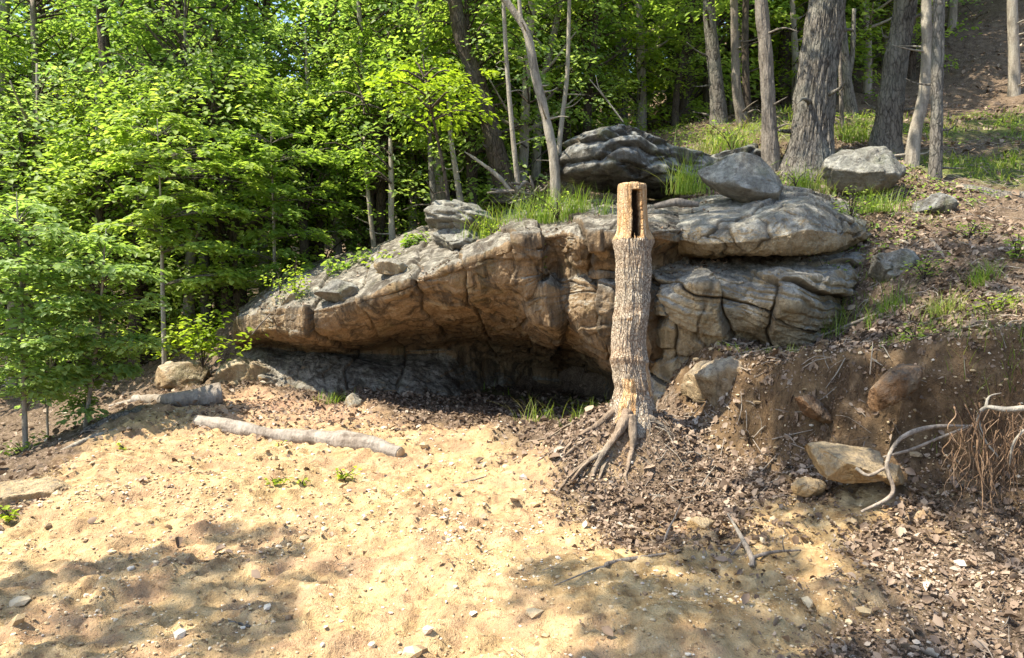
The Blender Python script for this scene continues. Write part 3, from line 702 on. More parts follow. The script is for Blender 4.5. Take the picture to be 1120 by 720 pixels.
# ------------------------------------------------------------------ the broken stump
def stump():
    base = P(688, 474, 6.2); k = 6.2 / FPX
    root = empty('tree_stump', base, 'tall grey broken stump with a dark slot in its sawn top before the cave', 'tree stump')
    key = [(560, 690, 60), (510, 689, 52), (485, 685, 50), (470, 685, 41), (455, 687, 32), (440, 688.5, 27), (425, 691, 25), (400, 690.5, 22.5), (370, 690, 21.5), (330, 690, 21.5), (290, 691, 22.5),
           (270, 691.5, 23.5), (262, 691.5, 22), (254, 691.5, 19.5), (240, 691.5, 18.5), (220, 691, 17.5), (206, 691, 17), (202, 691, 16)]
    c = np.array([P(x + (3.2 * math.sin(y * .043 + 1) * min(1, (y - 262) / 60) if 262 < y < 470 else 0), y, 6.2) for y, x, r in key]); r = np.array([q[2] * k * (.84 if 262 < q[0] < 445 else .88) for q in key])
    rows, seg = 520, 240
    cc = catmull(c, rows); rr = catmull(r[:, None], rows)[:, 0]
    th = np.linspace(0, 2 * math.pi, seg, endpoint=False); z = cc[:, 2][:, None]; T = th[None]
    R = np.repeat(rr[:, None], seg, 1)
    # th: 0 = +x, pi*1.5 = towards the camera
    front = np.cos(T - 1.5 * math.pi)
    zt = P(691, 202, 6.2)[2]; zb = P(691, 261, 6.2)[2]; zbase = base[2]
    jg = .022 * noise(np.stack([np.cos(T) * 3, np.sin(T) * 3, T * 0], -1)) + .012 * noise(np.stack([np.cos(T) * 11, np.sin(T) * 11, T * 0 + 3], -1))
    up = sstep(z + jg, zb - .012, zb + .008)
    q = np.stack([np.cos(T) * np.ones_like(z) * 2.3, np.sin(T) * np.ones_like(z) * 2.3, z * 1.7 * np.ones_like(T)], -1)
    bark = .007 * (np.abs(noise(q * np.array([4.2, 4.2, 4])) * 2) - .4) + .005 * noise(q * np.array([9, 9, 14]))
    R = R * (1 + .10 * fbm(q * .6, 3) + .04 * fbm(q * np.array([1, 1, 1.6]), 2) * (1 - up)) + bark * (1 - up) + .003 * noise(q * np.array([9, 9, 1])) * up
    # root flare lobes
    fl = sstep(-z, -(zbase + .35), -(zbase - .1))
    R = R * (1 + fl * (.13 * np.cos(T * 5 + .6) + .08 * np.cos(T * 3 + 2)))
    # knots and swellings
    for kx, kz, kr, ka in ((1.5 * math.pi + .5, 348, .35, .018), (math.pi * 1.25, 392, .4, .02), (.2, 300, .4, .015), (1.5 * math.pi - .6, 440, .35, .03), (.1, 262, .5, .035), (math.pi, 264, .5, .02)):
        dz = (z - P(690, kz, 6.2)[2]) / .07; da = np.angle(np.exp(1j * (T - kx))) / kr
        R = R + ka * np.exp(-dz ** 2 - da ** 2)
    for kz, ka_, w_ in ((346, .006, .02), (392, .010, .03), (318, -.006, .03), (425, -.010, .03)):
        zz = z + .02 * np.sin(T * 2 + kz) - P(690, kz, 6.2)[2]; R = R + ka_ * np.exp(-(zz / w_) ** 2)
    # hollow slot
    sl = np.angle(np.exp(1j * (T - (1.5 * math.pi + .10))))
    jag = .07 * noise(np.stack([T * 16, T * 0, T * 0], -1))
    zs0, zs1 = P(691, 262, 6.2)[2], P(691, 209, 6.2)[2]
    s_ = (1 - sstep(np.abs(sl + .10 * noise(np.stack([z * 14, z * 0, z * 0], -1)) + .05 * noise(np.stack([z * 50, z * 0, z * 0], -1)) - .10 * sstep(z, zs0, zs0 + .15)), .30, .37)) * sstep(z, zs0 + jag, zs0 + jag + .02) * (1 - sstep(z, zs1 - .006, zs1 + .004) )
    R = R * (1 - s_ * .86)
    px_ = np.stack([np.cos(T) * R, np.sin(T) * R], -1)
    z = z + sstep(z, zt - .05, zt + .02) * (.014 * noise(np.stack([np.cos(T) * 2.5, np.sin(T) * 2.5, T * 0 + 2], -1)) + .006 * noise(np.stack([np.cos(T) * 12, np.sin(T) * 12, T * 0], -1)))
    V = np.stack([cc[:, 0][:, None] + px_[..., 0], cc[:, 1][:, None] + px_[..., 1], z * np.ones((1, seg)) if z.shape[1] == 1 else z], -1)
    bare = up.copy()
    def patch(a, py0, py1, wdt, val=1.0):
        nonlocal bare
        m_ = (1 - sstep(np.abs(np.angle(np.exp(1j * (T - a)))), wdt * .7, wdt)) * sstep(z, P(690, py1, 6.2)[2] - .03, P(690, py1, 6.2)[2] + .03) * (1 - sstep(z, P(690, py0, 6.2)[2] - .03, P(690, py0, 6.2)[2] + .03))
        bare = np.maximum(bare, m_ * val)
    patch(1.5 * math.pi - .35, 412, 470, .42); patch(1.5 * math.pi + 1.05, 396, 432, .25); patch(1.5 * math.pi - .2, 345, 352, .2, .6)
    V = V.reshape(-1, 3) - base
    top = np.array([[cc[-1, 0], cc[-1, 1], cc[-1, 2] + .012]]) - base
    # sunken rings of the sawn face
    F = grid_faces(rows, seg, True)
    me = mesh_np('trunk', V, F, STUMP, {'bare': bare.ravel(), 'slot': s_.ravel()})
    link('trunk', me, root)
    ring = V[-seg:]; ctr = ring.mean(0); g = Geo(); prev = ring
    n_r = 14; Vs = []
    for i in range(n_r + 1):
        f = 1 - i / n_r; p_ = ctr + (ring - ctr) * f
        p_[:, 2] += .012 * (1 - f * f) * 1.2 + .004 * noise(p_ * 30); Vs.append(p_)
    g.add(np.concatenate(Vs), grid_faces(n_r + 1, seg, True)); g.build('cut_face', HEART, root)
    # roots
    spec = [([(687, 448), (672, 466), (655, 480), (632, 498), (606, 512)], 6.15, 5.9, .042), ([(687, 450), (677, 472), (662, 492), (640, 508), (618, 536)], 6.0, 5.6, .036),
            ([(686, 456), (670, 482), (652, 512), (642, 540)], 5.95, 5.6, .04), ([(690, 455), (692, 482), (688, 515), (684, 545), (700, 560)], 5.95, 5.55, .035),
            ([(690, 450), (704, 470), (722, 486), (748, 500)], 6.1, 6.0, .05), ([(686, 452), (668, 470), (640, 484), (605, 490), (575, 484)], 6.3, 6.5, .035),
            ([(660, 484), (636, 500), (600, 503), (580, 510)], 6.0, 6.0, .025), ([(668, 488), (640, 500), (618, 508), (600, 522)], 6.0, 5.8, .022),
            ([(676, 490), (662, 516), (652, 536)], 5.9, 5.6, .02), ([(664, 476), (630, 480), (600, 478)], 6.2, 6.4, .02), ([(704, 480), (716, 510), (722, 536)], 6.0, 5.7, .022), ([(672, 486), (650, 500), (622, 522), (606, 548)], 5.95, 5.5, .018)]
    for pts, d0, d1, r0 in spec:
        n_ = len(pts); w_ = []
        for i, (x, y) in enumerate(pts):
            p_ = P(x, y, d0 + (d1 - d0) * i / (n_ - 1))
            if i: p_[2] = max(p_[2], float(Z(p_[0:1], p_[1:2])[0]) + r0 * (.15 - .8 * (i == n_ - 1) + .3 * math.sin(i * 2.1 + r0 * 90)))
            w_.append(p_)
        V, F = tube_geo(w_, r0 * .70 * np.array([1.8] + list(np.linspace(1.05, .25, n_ - 1))), 14, 60, .4, .008, 3, seed=r0 * 99)
        g = Geo(); g.add(V - base, F); g.build('root', ROOT2, root)
stump()

# ------------------------------------------------------------------ logs and branches
def stick(name, label, pts, rads, mtl=TWIG, cat='branch', seg=10, twigs=(), rough=.25, lift=None, group=None, ends=False, rows=None, settle=False):
    """pts: (px, py, d) or ground pixel (px, py) -> lies on the ground"""
    w_ = []
    for i, q in enumerate(pts):
        if len(q) == 2:
            p_ = G(*q); p_[2] += rads[i] * (lift if lift is not None else .6)
        else:
            p_ = P(*q)
            if settle: gz_ = float(Z(p_[0:1], p_[1:2])[0]); p_[2] = max(p_[2], gz_ + rads[i] * .5); p_[2] = min(p_[2], max(gz_ + rads[i] * .5, P(*q)[2]))
        w_.append(p_)
    base = np.array(w_[0])
    multi = bool(twigs) or ends
    g = Geo(); V, F = tube_geo(w_, rads, seg, rows or max(24, len(pts) * 12), rough, min(rads) * .12, 3, seed=base[0] * 7)
    if not multi:
        g.add(V, F); o = g.build(name, mtl, None, base); tag(o, label, cat, group); return o
    root = empty(name, base, label, cat, group)
    g.add(V - base, F); g.build('stem', mtl, root)
    for tp, tr_ in twigs:
        ww = [P(*q) if len(q) == 3 else G(*q) + np.array([0, 0, .02]) for q in tp]
        if settle:
            for a_ in ww: a_[2] = max(a_[2], float(Z(a_[0:1], a_[1:2])[0]) + .004)
        g = Geo(); V, F = tube_geo(ww, tr_, 7, max(14, len(tp) * 8), .2, seed=tr_[0] * 50); g.add(V - base, F); g.build('twig', mtl, root)
    if ends:
        w2 = np.array(w_)
        for a, b, r in ((w2[0], w2[1], rads[0]), (w2[-1], w2[-2], rads[-1])):
            dr = (a - b) / np.linalg.norm(a - b)
            g = Geo(); V, F = tube_geo([a - dr * .01, a + dr * .006], [r * .93, r * .9], 20, 3); g.add(V - base, F); g.build('cut_end', HEART, root)
    return root

stick('log', 'long bleached log curving across the clearing towards the cave shadow', [(216, 466), (250, 476), (300, 484), (350, 490), (400, 496), (438, 504)], [.06, .082, .072, .088, .09, .06], LOGB, 'log', 32, ends=True, rough=.22, lift=.95, rows=120)
stick('log', 'short thick log with a pale sawn end at the left of the clearing', [(148, 441), (178, 444), (208, 445), (242, 443)], [.055, .07, .095, .135], LOGB, 'log', 24, ends=True, rough=.12, lift=1.0, rows=70)
stick('branch', 'dark crooked branch lying left of the short sawn log', [(92, 474), (124, 462), (150, 454), (172, 442)], [.03, .05, .05, .03], BARK, rough=.3)
stick('branch', 'thin grey log on the ground at the right edge of the hillside', [(1045, 206, 8.9), (1080, 214, 8.7), (1130, 218, 8.5)], [.06, .08, .08], BARK, 'log', 14)
stick('branch', 'bent dark stick with a raised end in front of the leaf pile', [(663, 632, 3.98), (666, 616, 4.0), (690, 612, 4.12), (728, 614, 4.15)], [.014, .013, .012, .007], TWIG, seg=8, settle=True,
      twigs=[([(664, 622, 3.99), (652, 628, 3.95), (640, 640, 3.85), (606, 652, 3.75)], [.008, .006, .005, .003])])
stick('branch', 'forked grey branch standing on the yellow soil right of the bent stick', [(822, 636, 4.0), (822, 610, 4.05), (812, 590, 4.2), (796, 562, 4.5)], [.014, .014, .012, .006], TWIG, seg=8, settle=True,
      twigs=[([(822, 610, 4.05), (845, 604, 4.1), (876, 602, 4.15)], [.012, .009, .004]), ([(812, 592, 4.2), (800, 606, 4.15), (790, 612, 4.2)], [.007, .005, .003]), ([(858, 604, 4.1), (856, 592, 4.1), (860, 586, 4.1)], [.005, .004, .002])])
stick('branch', 'pale curved branch looping over the flat yellow stone', [(942, 560, 4.3), (976, 540, 4.32), (970, 508, 4.4), (985, 480, 4.45), (1020, 467, 4.45), (1068, 466, 4.4)], [.008, .011, .013, .013, .012, .007], TWIG, seg=8,
      twigs=[([(1060, 466, 4.4), (1030, 478, 4.45), (996, 492, 4.5), (966, 500, 4.5)], [.007, .009, .009, .006]), ([(936, 512, 4.55), (950, 520, 4.5), (968, 512, 4.5)], [.012, .012, .008])])
stick('root', 'thick white root curling out at the right edge of the bank', [(1125, 446, 4.0), (1100, 448, 4.05), (1078, 446, 4.1), (1070, 458, 4.1), (1076, 480, 4.1), (1092, 500, 4.08)], [.016, .016, .013, .011, .009, .004], BARK_L, 'root', 8,
      twigs=[([(1078, 446, 4.1), (1082, 434, 4.12), (1095, 430, 4.15)], [.008, .006, .003]), ([(1120, 470, 4.0), (1108, 486, 4.02), (1104, 510, 4.05)], [.008, .006, .003])])
stick('branch', 'short dark stick poking up from the middle of the sunlit clay', [(232, 536, 5.6), (243, 548, 5.35), (252, 557, 5.2)], [.008, .012, .014], BARK, seg=8)
stick('branch', 'slim dark stick lying across the shaded clay at the bottom left', [(246, 680), (265, 684), (282, 690)], [.006, .008, .005], BARK, seg=7)
stick('branch', 'long thin stick on the pale clay left of the stump roots', [(446, 548), (478, 543), (500, 540), (524, 548)], [.006, .009, .011, .006], TWIG, seg=7)
stick('branch', 'thin stick rising towards the stump roots from the long thin stick', [(490, 532), (512, 528), (532, 522)], [.006, .008, .006], TWIG, seg=7)
stick('branch', 'pale fallen limb with stub lying on the hillside below the round boulder', [(1000, 250), (1016, 262), (1028, 276), (1034, 286)], [.010, .02, .018, .008], TWIG, seg=8)
stick('branch', 'thin pale limb lying on the hillside left of the crooked limb', [(968, 258), (984, 264), (1000, 270)], [.010, .016, .008], BARK_L, seg=8)
stick('branch', 'long grey limb lying along the foot of the lower ledge', [(886, 372), (915, 362), (950, 348), (965, 342)], [.008, .014, .014, .008], TWIG, seg=8)
stick('branch', 'bare pale limb leaning up from the ridge grass left of the pale curved trunk', [(558, 208, 10.2), (545, 193, 10.2), (520, 174, 10.2), (508, 166, 10.2)], [.03, .028, .02, .008], BARK_L, seg=8)
stick('branch', 'fine white twig caught high in the foliage above the large dark boulder', [(645, 87, 10.8), (664, 110, 10.8), (682, 134, 10.8)], [.006, .012, .012], BARK_L, seg=6,
      twigs=[([(664, 110, 10.8), (655, 96, 10.7), (652, 84, 10.7)], [.008, .006, .003])])
stick('branch', 'dark flat piece of wood on the ledge between the stump top and the tilted boulder', [(716, 226, 8.3), (740, 222, 8.2), (764, 224, 8.2)], [.03, .045, .03], BARK_P, seg=10)
stick('branch', 'upright thin twig in the leaf pile right of the stump', [(724, 602, 4.4), (730, 582, 4.45), (738, 566, 4.5), (744, 552, 4.55)], [.006, .006, .004, .003], TWIG, seg=6)
stick('branch', 'slender leaning twig at the left tip of the overhang', [(276, 366, 9.3), (284, 356, 9.25), (296, 343, 9.2)], [.01, .012, .008], BARK_P, seg=6)

stick('branch', 'pale thin branch crossing behind the short sawn log', [(120, 446), (150, 440), (186, 436)], [.02, .026, .014], TWIG, seg=9, lift=1.2)
stick('branch', 'weathered branch lying on the dirt edge below the left saplings', [(60, 500), (96, 484), (128, 472)], [.018, .028, .02], BARK_L, seg=9, lift=1.0)
# tangle of pale dead wood on the ridge
def tangle():
    base = P(572, 212, 10.0); rng = np.random.default_rng(8)
    root = empty('dead_roots', base, 'tangle of pale upturned roots on the ridge at the foot of the pale curved trunk', 'roots')
    for i in range(14):
        a = P(rng.uniform(548, 600), rng.uniform(203, 218), 10 + rng.uniform(-.2, .2)); dr = runit(1, rng)[0] * np.array([.35, .25, .14])
        V, F = tube_geo([a - dr, a + rng.normal(size=3) * .03, a + dr], [.012, .022, .01], 7, 12, .3); g = Geo(); g.add(V - base, F); g.build('root', BARK_P, root)
tangle()

# hanging roots in the bank
def hanging():
    rng = np.random.default_rng(21); base = P(1095, 500, 4.1)
    root = empty('root_tangle', base, 'brown mat of fine roots hanging from the bank at the right edge', 'roots')
    for i in range(95):
        x = rng.uniform(1040, 1135); y = rng.uniform(440, 500); d = rng.uniform(4.0, 4.35); a = P(x, y, d); L = rng.uniform(.12, .5); p_ = [a]
        for s in range(4): p_.append(p_[-1] + np.array([rng.normal() * .04, rng.normal() * .02 - .005, -L / 4]))
        r = rng.uniform(.0012, .005); V, F = tube_geo(p_, [r, r, r * .8, r * .6, r * .3], 4, 14); g = Geo(); g.add(V - base, F); g.build('root', ROOT if i % 4 == 0 else ROOTD, root)
    g = Geo()
    for i in range(2200):
        px = rng.uniform(810, 1140); py = 398 + rng.uniform(0, 150) * (1 if px > 900 else .6)
        a = G(px, py); 
        if cliff_sd(a[0:1], a[1:2])[0] < -.35: continue
        a = a + np.array([0, -.02, .01]); L = rng.uniform(.04, .22); p_ = [a]
        for s in range(3): p_.append(p_[-1] + np.array([rng.normal() * .025, -abs(rng.normal()) * .012, -L / 3]))
        r = rng.uniform(.0008, .0022); V, F = tube_geo(p_, [r, r, r * .8, r * .4], 3, 7, cap=False); g.add(V, F, rng.uniform())
    tag(g.build('fine_roots', ROOTD), 'fine hair roots hanging all over the cut bank face', 'roots', kind='stuff')
hanging()

# ------------------------------------------------------------------ scattered litter
def scatter(n, dens, xr, yr, rng):
    x = rng.uniform(*xr, n); y = rng.uniform(*yr, n); k = rng.uniform(size=n) < dens(x, y); x, y = x[k], y[k]
    z = Z(x, y); e = .03
    nx = -(Zs(x + e, y) - Zs(x - e, y)) / (2 * e); ny = -(Zs(x, y + e) - Zs(x, y - e)) / (2 * e)
    nn = np.stack([nx, ny, np.ones_like(nx)], -1); nn /= np.linalg.norm(nn, axis=1)[:, None]
    return np.stack([x, y, z], -1), nn
def leaf_dens(x, y):
    c, s, b, g = masks(x, y)
    d = (1 - c) * (1 - b * .5) * (1 - g * .5)
    patch_ = .035 + .35 * sstep(noise(xyz(x * 1.3, y * 1.3, 4)), .15, .5)
    pink = np.exp(-(((x + 2.6) / 1.5) ** 2 + ((y - 8.6) / .9) ** 2)) * .45
    d = d * (.45 + .55 * sstep(noise(xyz(x * 1.6, y * 1.6, 44)), -.35, .25))
    return np.clip(np.maximum(d, np.maximum(patch_ * .25, pink) * c), 0, 1)
rng = np.random.default_rng(31)
g = Geo()
for n_, xr, yr, sz in ((26000, (.3, 4.2), (2.6, 6.8), .028), (90000, (.3, 4.2), (2.6, 6.8), .014), (60000, (-4, 5.2), (4.0, 10.5), .034), (40000, (-12, 12), (5, 20), .05)):
    C, NN = scatter(n_, leaf_dens, xr, yr, rng)
    n = len(C); NN = NN + runit(n, rng) * .75; NN /= np.linalg.norm(NN, axis=1)[:, None]
    s = sz * np.clip(rng.lognormal(-.05, .45, n), .4, 2.4); V, F = leaves(C + np.array([0, 0, .008]) + np.array([0, 0, 1]) * (s * rng.uniform(0, .35, n))[:, None], NN, runit(n, rng), s, .62, rng.uniform(-.4, 1.0, (n, 1)), rng.uniform(-.1, .45, (n, 1)))
    g.add(V, F, np.repeat(np.clip(rng.beta(2, 2.4, n) + .25 * noise(xyz(C[:, 0] * 1.2, C[:, 1] * 1.2, 8)), 0, 1), 6))
TP = np.concatenate(TOPS); k = rng.uniform(size=len(TP)) < np.clip(.02 + .5 * sstep(noise(TP * 1.3 + 5), -.05, .4), 0, 1) * (noise(TP * 5) > -.2)
k &= rng.uniform(size=len(TP)) < .30
C = TP[k]; n = len(C); NN = np.array([0, 0, 1.0]) + runit(n, rng) * .8; NN /= np.linalg.norm(NN, axis=1)[:, None]; s = rng.uniform(.015, .05, n)
V, F = leaves(C + np.array([0, 0, .015]), NN, runit(n, rng), s, .6, .6, .25); g.add(V, F, np.repeat(rng.beta(2, 2.2, n), 6))
tag(g.build('leaf_litter', DEAD), 'brown dead leaves lying over the bank, cave floor and forest floor', 'leaf litter', kind='stuff')

def pebbles():
    rng = np.random.default_rng(41); g = Geo(); V0, F0 = ICO[1]
    def dens(x, y):
        c, s, b, gr = masks(x, y); return np.clip(.25 + .75 * sstep(noise(xyz(x * 1.6, y * 1.6, 14)), -.1, .4), 0, 1) * (.15 + .85 * np.maximum(c, b * .7))
    for n_, xr, yr, a_, b_ in ((26000, (-3.2, 3.4), (2.6, 5.4), .003, .013), (14000, (-5.2, 4), (4.5, 9), .005, .02), (900, (-4, 3.5), (2.7, 8), .012, .045)):
        C, NN = scatter(n_, dens, xr, yr, rng); n = len(C)
        s = a_ + (b_ - a_) * rng.uniform(0, 1, n) ** 2.5
        J = V0[None] * (1 + rng.uniform(-.3, .3, (n, len(V0), 1))) * s[:, None, None] * rng.uniform(.6, 1.3, (n, 1, 3)) * np.array([1, 1, .65])
        V = (J + C[:, None] + NN[:, None] * (s * .2)[:, None, None]).reshape(-1, 3)
        F = (F0[None] + (np.arange(n) * len(V0))[:, None, None]).reshape(-1, 3)
        g.add(V, F, np.repeat(rng.uniform(0, 1, n), len(V0)))
    m, t, out = mat('gravel_and_clods')
    a = N(t, 'ShaderNodeAttribute', attribute_name='rnd').outputs['Fac']
    c = ramp(t, a, [(0, (.22, .15, .09)), (.4, (.46, .34, .19)), (.75, (.58, .46, .29)), (.95, (.68, .62, .52)), (1, (.45, .25, .12))])
    bsdf(t, out, c, .9, nz(t, N(t, 'ShaderNodeTexCoord').outputs['Object'], 90), .5, .01)
    tag(g.build('gravel', m, smooth=False), 'small stones and clods scattered over the scraped clay', 'gravel', kind='stuff')
pebbles()

def twigs():
    rng = np.random.default_rng(43); g = Geo()
    def dens(x, y):
        c, s, b, gr = masks(x, y); return np.clip((1 - c) * .9 + .12, 0, 1)
    for n_, xr, yr, sc in ((2200, (1.0, 7), (5.2, 12), 1.2), (1100, (-3.5, 3.8), (2.7, 7.5), .6), (500, (-9, -3), (5, 14), 1.2)):
        C, NN = scatter(n_, dens, xr, yr, rng)
        for c_, n_v in zip(C, NN):
            L = rng.uniform(.05, .28) * sc; dr = np.cross(n_v, runit(1, rng)[0]); dr /= np.linalg.norm(dr); r = rng.uniform(.0015, .005) * sc
            m_ = c_ + n_v * .015 + rng.normal(size=3) * L * .08
            V, F = tube_geo([c_ - dr * L * .5 + n_v * .008, m_, c_ + dr * L * .5 + n_v * (.01 + L * abs(rng.normal()) * .15)], [r, r, r * .5], 4, 5, cap=False)
            g.add(V, F, rng.uniform())
    tag(g.build('twig_litter', TWIG), 'small dead twigs strewn over the slope and bank', 'twigs', kind='stuff')
twigs()

# ------------------------------------------------------------------ grass tufts and small plants
def blade_geo(C, dirs, L, wd, lean, rng):
    """curved ribbons, 4 segments each"""
    n = len(C); k = 5; t = np.linspace(0, 1, k)
    side = np.cross(dirs, np.array([0, 0, 1.0])); side /= np.linalg.norm(side, axis=1)[:, None] + 1e-9
    up = np.array([0, 0, 1.0])
    pos = C[:, None] + (up[None, None] * (t - .35 * lean[:, None] * t ** 2)[..., None] + dirs[:, None] * (lean[:, None] * t ** 1.8)[..., None]) * L[:, None, None]
    ww = wd[:, None] * (1 - t ** 1.6 * .95)[None]
    V = np.stack([pos - side[:, None] * ww[..., None], pos + side[:, None] * ww[..., None]], 2).reshape(-1, 3)
    f = np.array([[2 * i, 2 * i + 1, 2 * i + 3, 2 * i + 2] for i in range(k - 1)])
    F = (f[None] + (np.arange(n) * 2 * k)[:, None, None]).reshape(-1, 4)
    return V, F, 2 * k
def tuft(label, px, py, wpx, hpx, d=None, n=90, seed=0, mtl=GRASS, deep=None, cat='grass', name='grass_tuft', depth=None, group=None):
    rng = np.random.default_rng(seed + 500)
    b = G(px, py) if d is None else P(px, py, d)
    d_ = b[1]; w_ = wpx / FPX * d_; h_ = hpx / FPX * d_
    C = b + np.stack([rng.normal(size=n) * w_ * .25, rng.normal(size=n) * (depth or w_ * .2), np.zeros(n)], -1)
    if d is None: C[:, 2] = Zs(C[:, 0], C[:, 1]) - .01
    dr = np.stack([rng.normal(size=n), rng.normal(size=n), np.zeros(n)], -1); dr /= np.linalg.norm(dr, axis=1)[:, None]
    V, F, k = blade_geo(C, dr, h_ * rng.uniform(.25, 1.05, n), rng.uniform(.0015, .0045, n) * (d_ / 7), rng.uniform(.15, 1.0, n), rng)
    g = Geo(); g.add(V, F, np.repeat(rng.uniform(0, 1, n), k)); o = g.build(name, mtl, None, b); tag(o, label, cat, group); return o
T_ = [
 ('bright tuft of long grass at the foot of the stump, left side', 645, 468, 50, 38, 6.7, 160),
 ('dark thin grass growing at the cave mouth left of the bright stump tuft', 590, 462, 60, 36, 7.4, 60),
 ('small bright tuft against the base of the cave wall', 365, 440, 38, 18, 9.0, 90),
 ('tall bright grass mound on the ridge left of the pale curved trunk', 545, 262, 70, 48, 9.3, 320),
 ('tall grass sweeping over the ridge at the foot of the pale curved trunk', 598, 246, 80, 52, 9.1, 420),
 ('grass spilling down the ledge between the ridge grass and the stump', 632, 234, 40, 40, 8.9, 160),
 ('small dry tuft on the ledge just left of the stump top', 660, 236, 20, 34, 8.0, 40),
 ('grass clump between the large dark boulder and the tilted boulder', 752, 212, 40, 54, 9.3, 240),
 ('tall grass bank behind the tilted boulder at the foot of the straight dark trunk', 800, 172, 90, 50, 10.6, 420),
 ('grass between the tilted boulder and the widest trunk', 878, 208, 40, 34, 8.9, 160),
 ('bright grass behind the round boulder between the two largest trunks', 930, 158, 50, 34, 10.6, 260),
 ('single bright leafy tuft on top of the capping slab edge', 906, 214, 18, 20, 8.4, 30),
 ('green weeds in the hollow right of the round boulder', 958, 232, 60, 34, 8.3, 240),
 ('bright spiky tuft in the middle of the right slope', 1030, 352, 44, 48, None, 190),
 ('lime tuft lower right on the slope above the leaning rusty stone', 1064, 388, 60, 44, None, 240),
 ('green tuft on the slope right of the lower ledge', 970, 346, 46, 40, None, 170),
 ('dark green tuft high on the right slope', 1074, 312, 34, 38, None, 120),
 ('small lime tuft at the right edge of the slope', 1102, 334, 30, 24, None, 80),
 ('weedy green tuft growing at the foot of the lower ledge', 912, 362, 44, 40, None, 130),
 ('thin green sprig on the bank edge below the lower ledge', 868, 392, 28, 22, None, 60),
 ('dry tuft hanging over the bank lip at the right edge', 1108, 400, 30, 36, None, 80),
]
for i, (lb, px, py, w_, h_, d, n) in enumerate(T_): tuft(lb, px, py, w_, h_, d, n, i)

def plant(label, px, py, wpx, hpx, d=None, n=60, seed=0, mtl=LEAF_Y, ls=.07, stems=5, name='leafy_plant', cat='plant', group=None):
    rng = np.random.default_rng(seed + 900)
    b = G(px, py) if d is None else P(px, py, d)
    w_ = wpx / FPX * b[1]; h_ = hpx / FPX * b[1]
    root = empty(name, b, label, cat, group); gs = Geo(); gl = Geo()
    for s in range(stems):
        tip = np.array([rng.normal() * w_ * .3, rng.normal() * w_ * .25, h_ * rng.uniform(.55, 1)])
        V, F = tube_geo([np.zeros(3), tip * np.array([.3, .3, .55]), tip], [.006, .005, .002], 5, 8); gs.add(V, F)
        m = max(2, n // stems); t = rng.uniform(.3, 1.02, m)[:, None]
        off = runit(m, rng) * np.array([1, 1, .35]) * (w_ * .2)
        C = tip * t + off; NN = np.array([0, 0, 1.0]) + runit(m, rng) * .55; NN /= np.linalg.norm(NN, axis=1)[:, None]
        V, F = leaves(C, NN, off + runit(m, rng) * .02, ls * rng.uniform(.6, 1.3, m)); gl.add(V, F, np.repeat(rng.uniform(0, 1, m), 6))
    gs.build('stem', BARK_D, root); gl.build('foliage', mtl, root); return root
plant('bright yellow green shrub above the mossy cream boulder', 222, 402, 80, 66, 9.8, 420, 1, LEAF_Y, .085, 9, 'shrub', 'shrub')
plant('lime green plants trailing off the left part of the overhang', 322, 344, 44, 60, 9.3, 260, 2, LEAF_Y, .05, 7)
plant('lime bush on the ridge above the middle of the overhang', 424, 302, 60, 30, 9.9, 300, 3, LEAF_Y, .075, 7, 'shrub', 'shrub')
plant('green shrub with broad leaves on the ridge left of the lime bush', 376, 312, 50, 40, 10.2, 240, 4, LEAF_G, .08, 7, 'shrub', 'shrub')
plant('green vine hanging in the cleft beside the pale pillar of the overhang', 593, 306, 16, 52, 7.9, 60, 5, LEAF_G, .05, 4)
plant('low green weeds right of the log on the clay, larger patch', 376, 526, 30, 16, None, 40, 6, LEAF_Y, .045, 5)
plant('low green weeds on the clay below the middle of the log', 300, 530, 30, 10, None, 34, 7, LEAF_Y, .04, 5)
plant('tiny weed between the two low weed patches', 330, 532, 12, 9, None, 12, 8, LEAF_Y, .035, 3)
plant('small weed on the clay near the left saplings', 136, 494, 14, 10, None, 16, 9, LEAF_Y, .04, 3)
plant('small yellow green weed on the clay beside the log', 306, 492, 12, 10, None, 12, 10, LEAF_Y, .04, 3)
plant('green weed at the left edge behind the tan rock hump', 10, 572, 24, 18, None, 40, 11, LEAF_Y, .05, 4)
plant('green undergrowth in the dark hollow at the lower left', 24, 500, 50, 26, None, 80, 12, LEAF_G, .06, 6)
plant('leafy weeds in the hollow between capping slab and round boulder', 930, 246, 60, 40, 8.0, 160, 13, LEAF_G, .04, 9)
plant('leafy green weeds at the foot of the lower ledge right end', 908, 330, 44, 60, 7.4, 120, 14, LEAF_G, .045, 7)
plant('single pale leaf sprig on the leaf pile in front of the stump', 693, 566, 8, 8, None, 5, 15, LEAF_Y, .03, 2)
plant('lime shrub just right of the left saplings behind the sawn log', 186, 402, 50, 50, 10.6, 200, 16, LEAF_Y, .08, 6, 'shrub', 'shrub')
plant('broad leaved plant on the ridge left of the mossy layered rock', 446, 282, 40, 34, 10, 160, 17, LEAF_G, .09, 6)

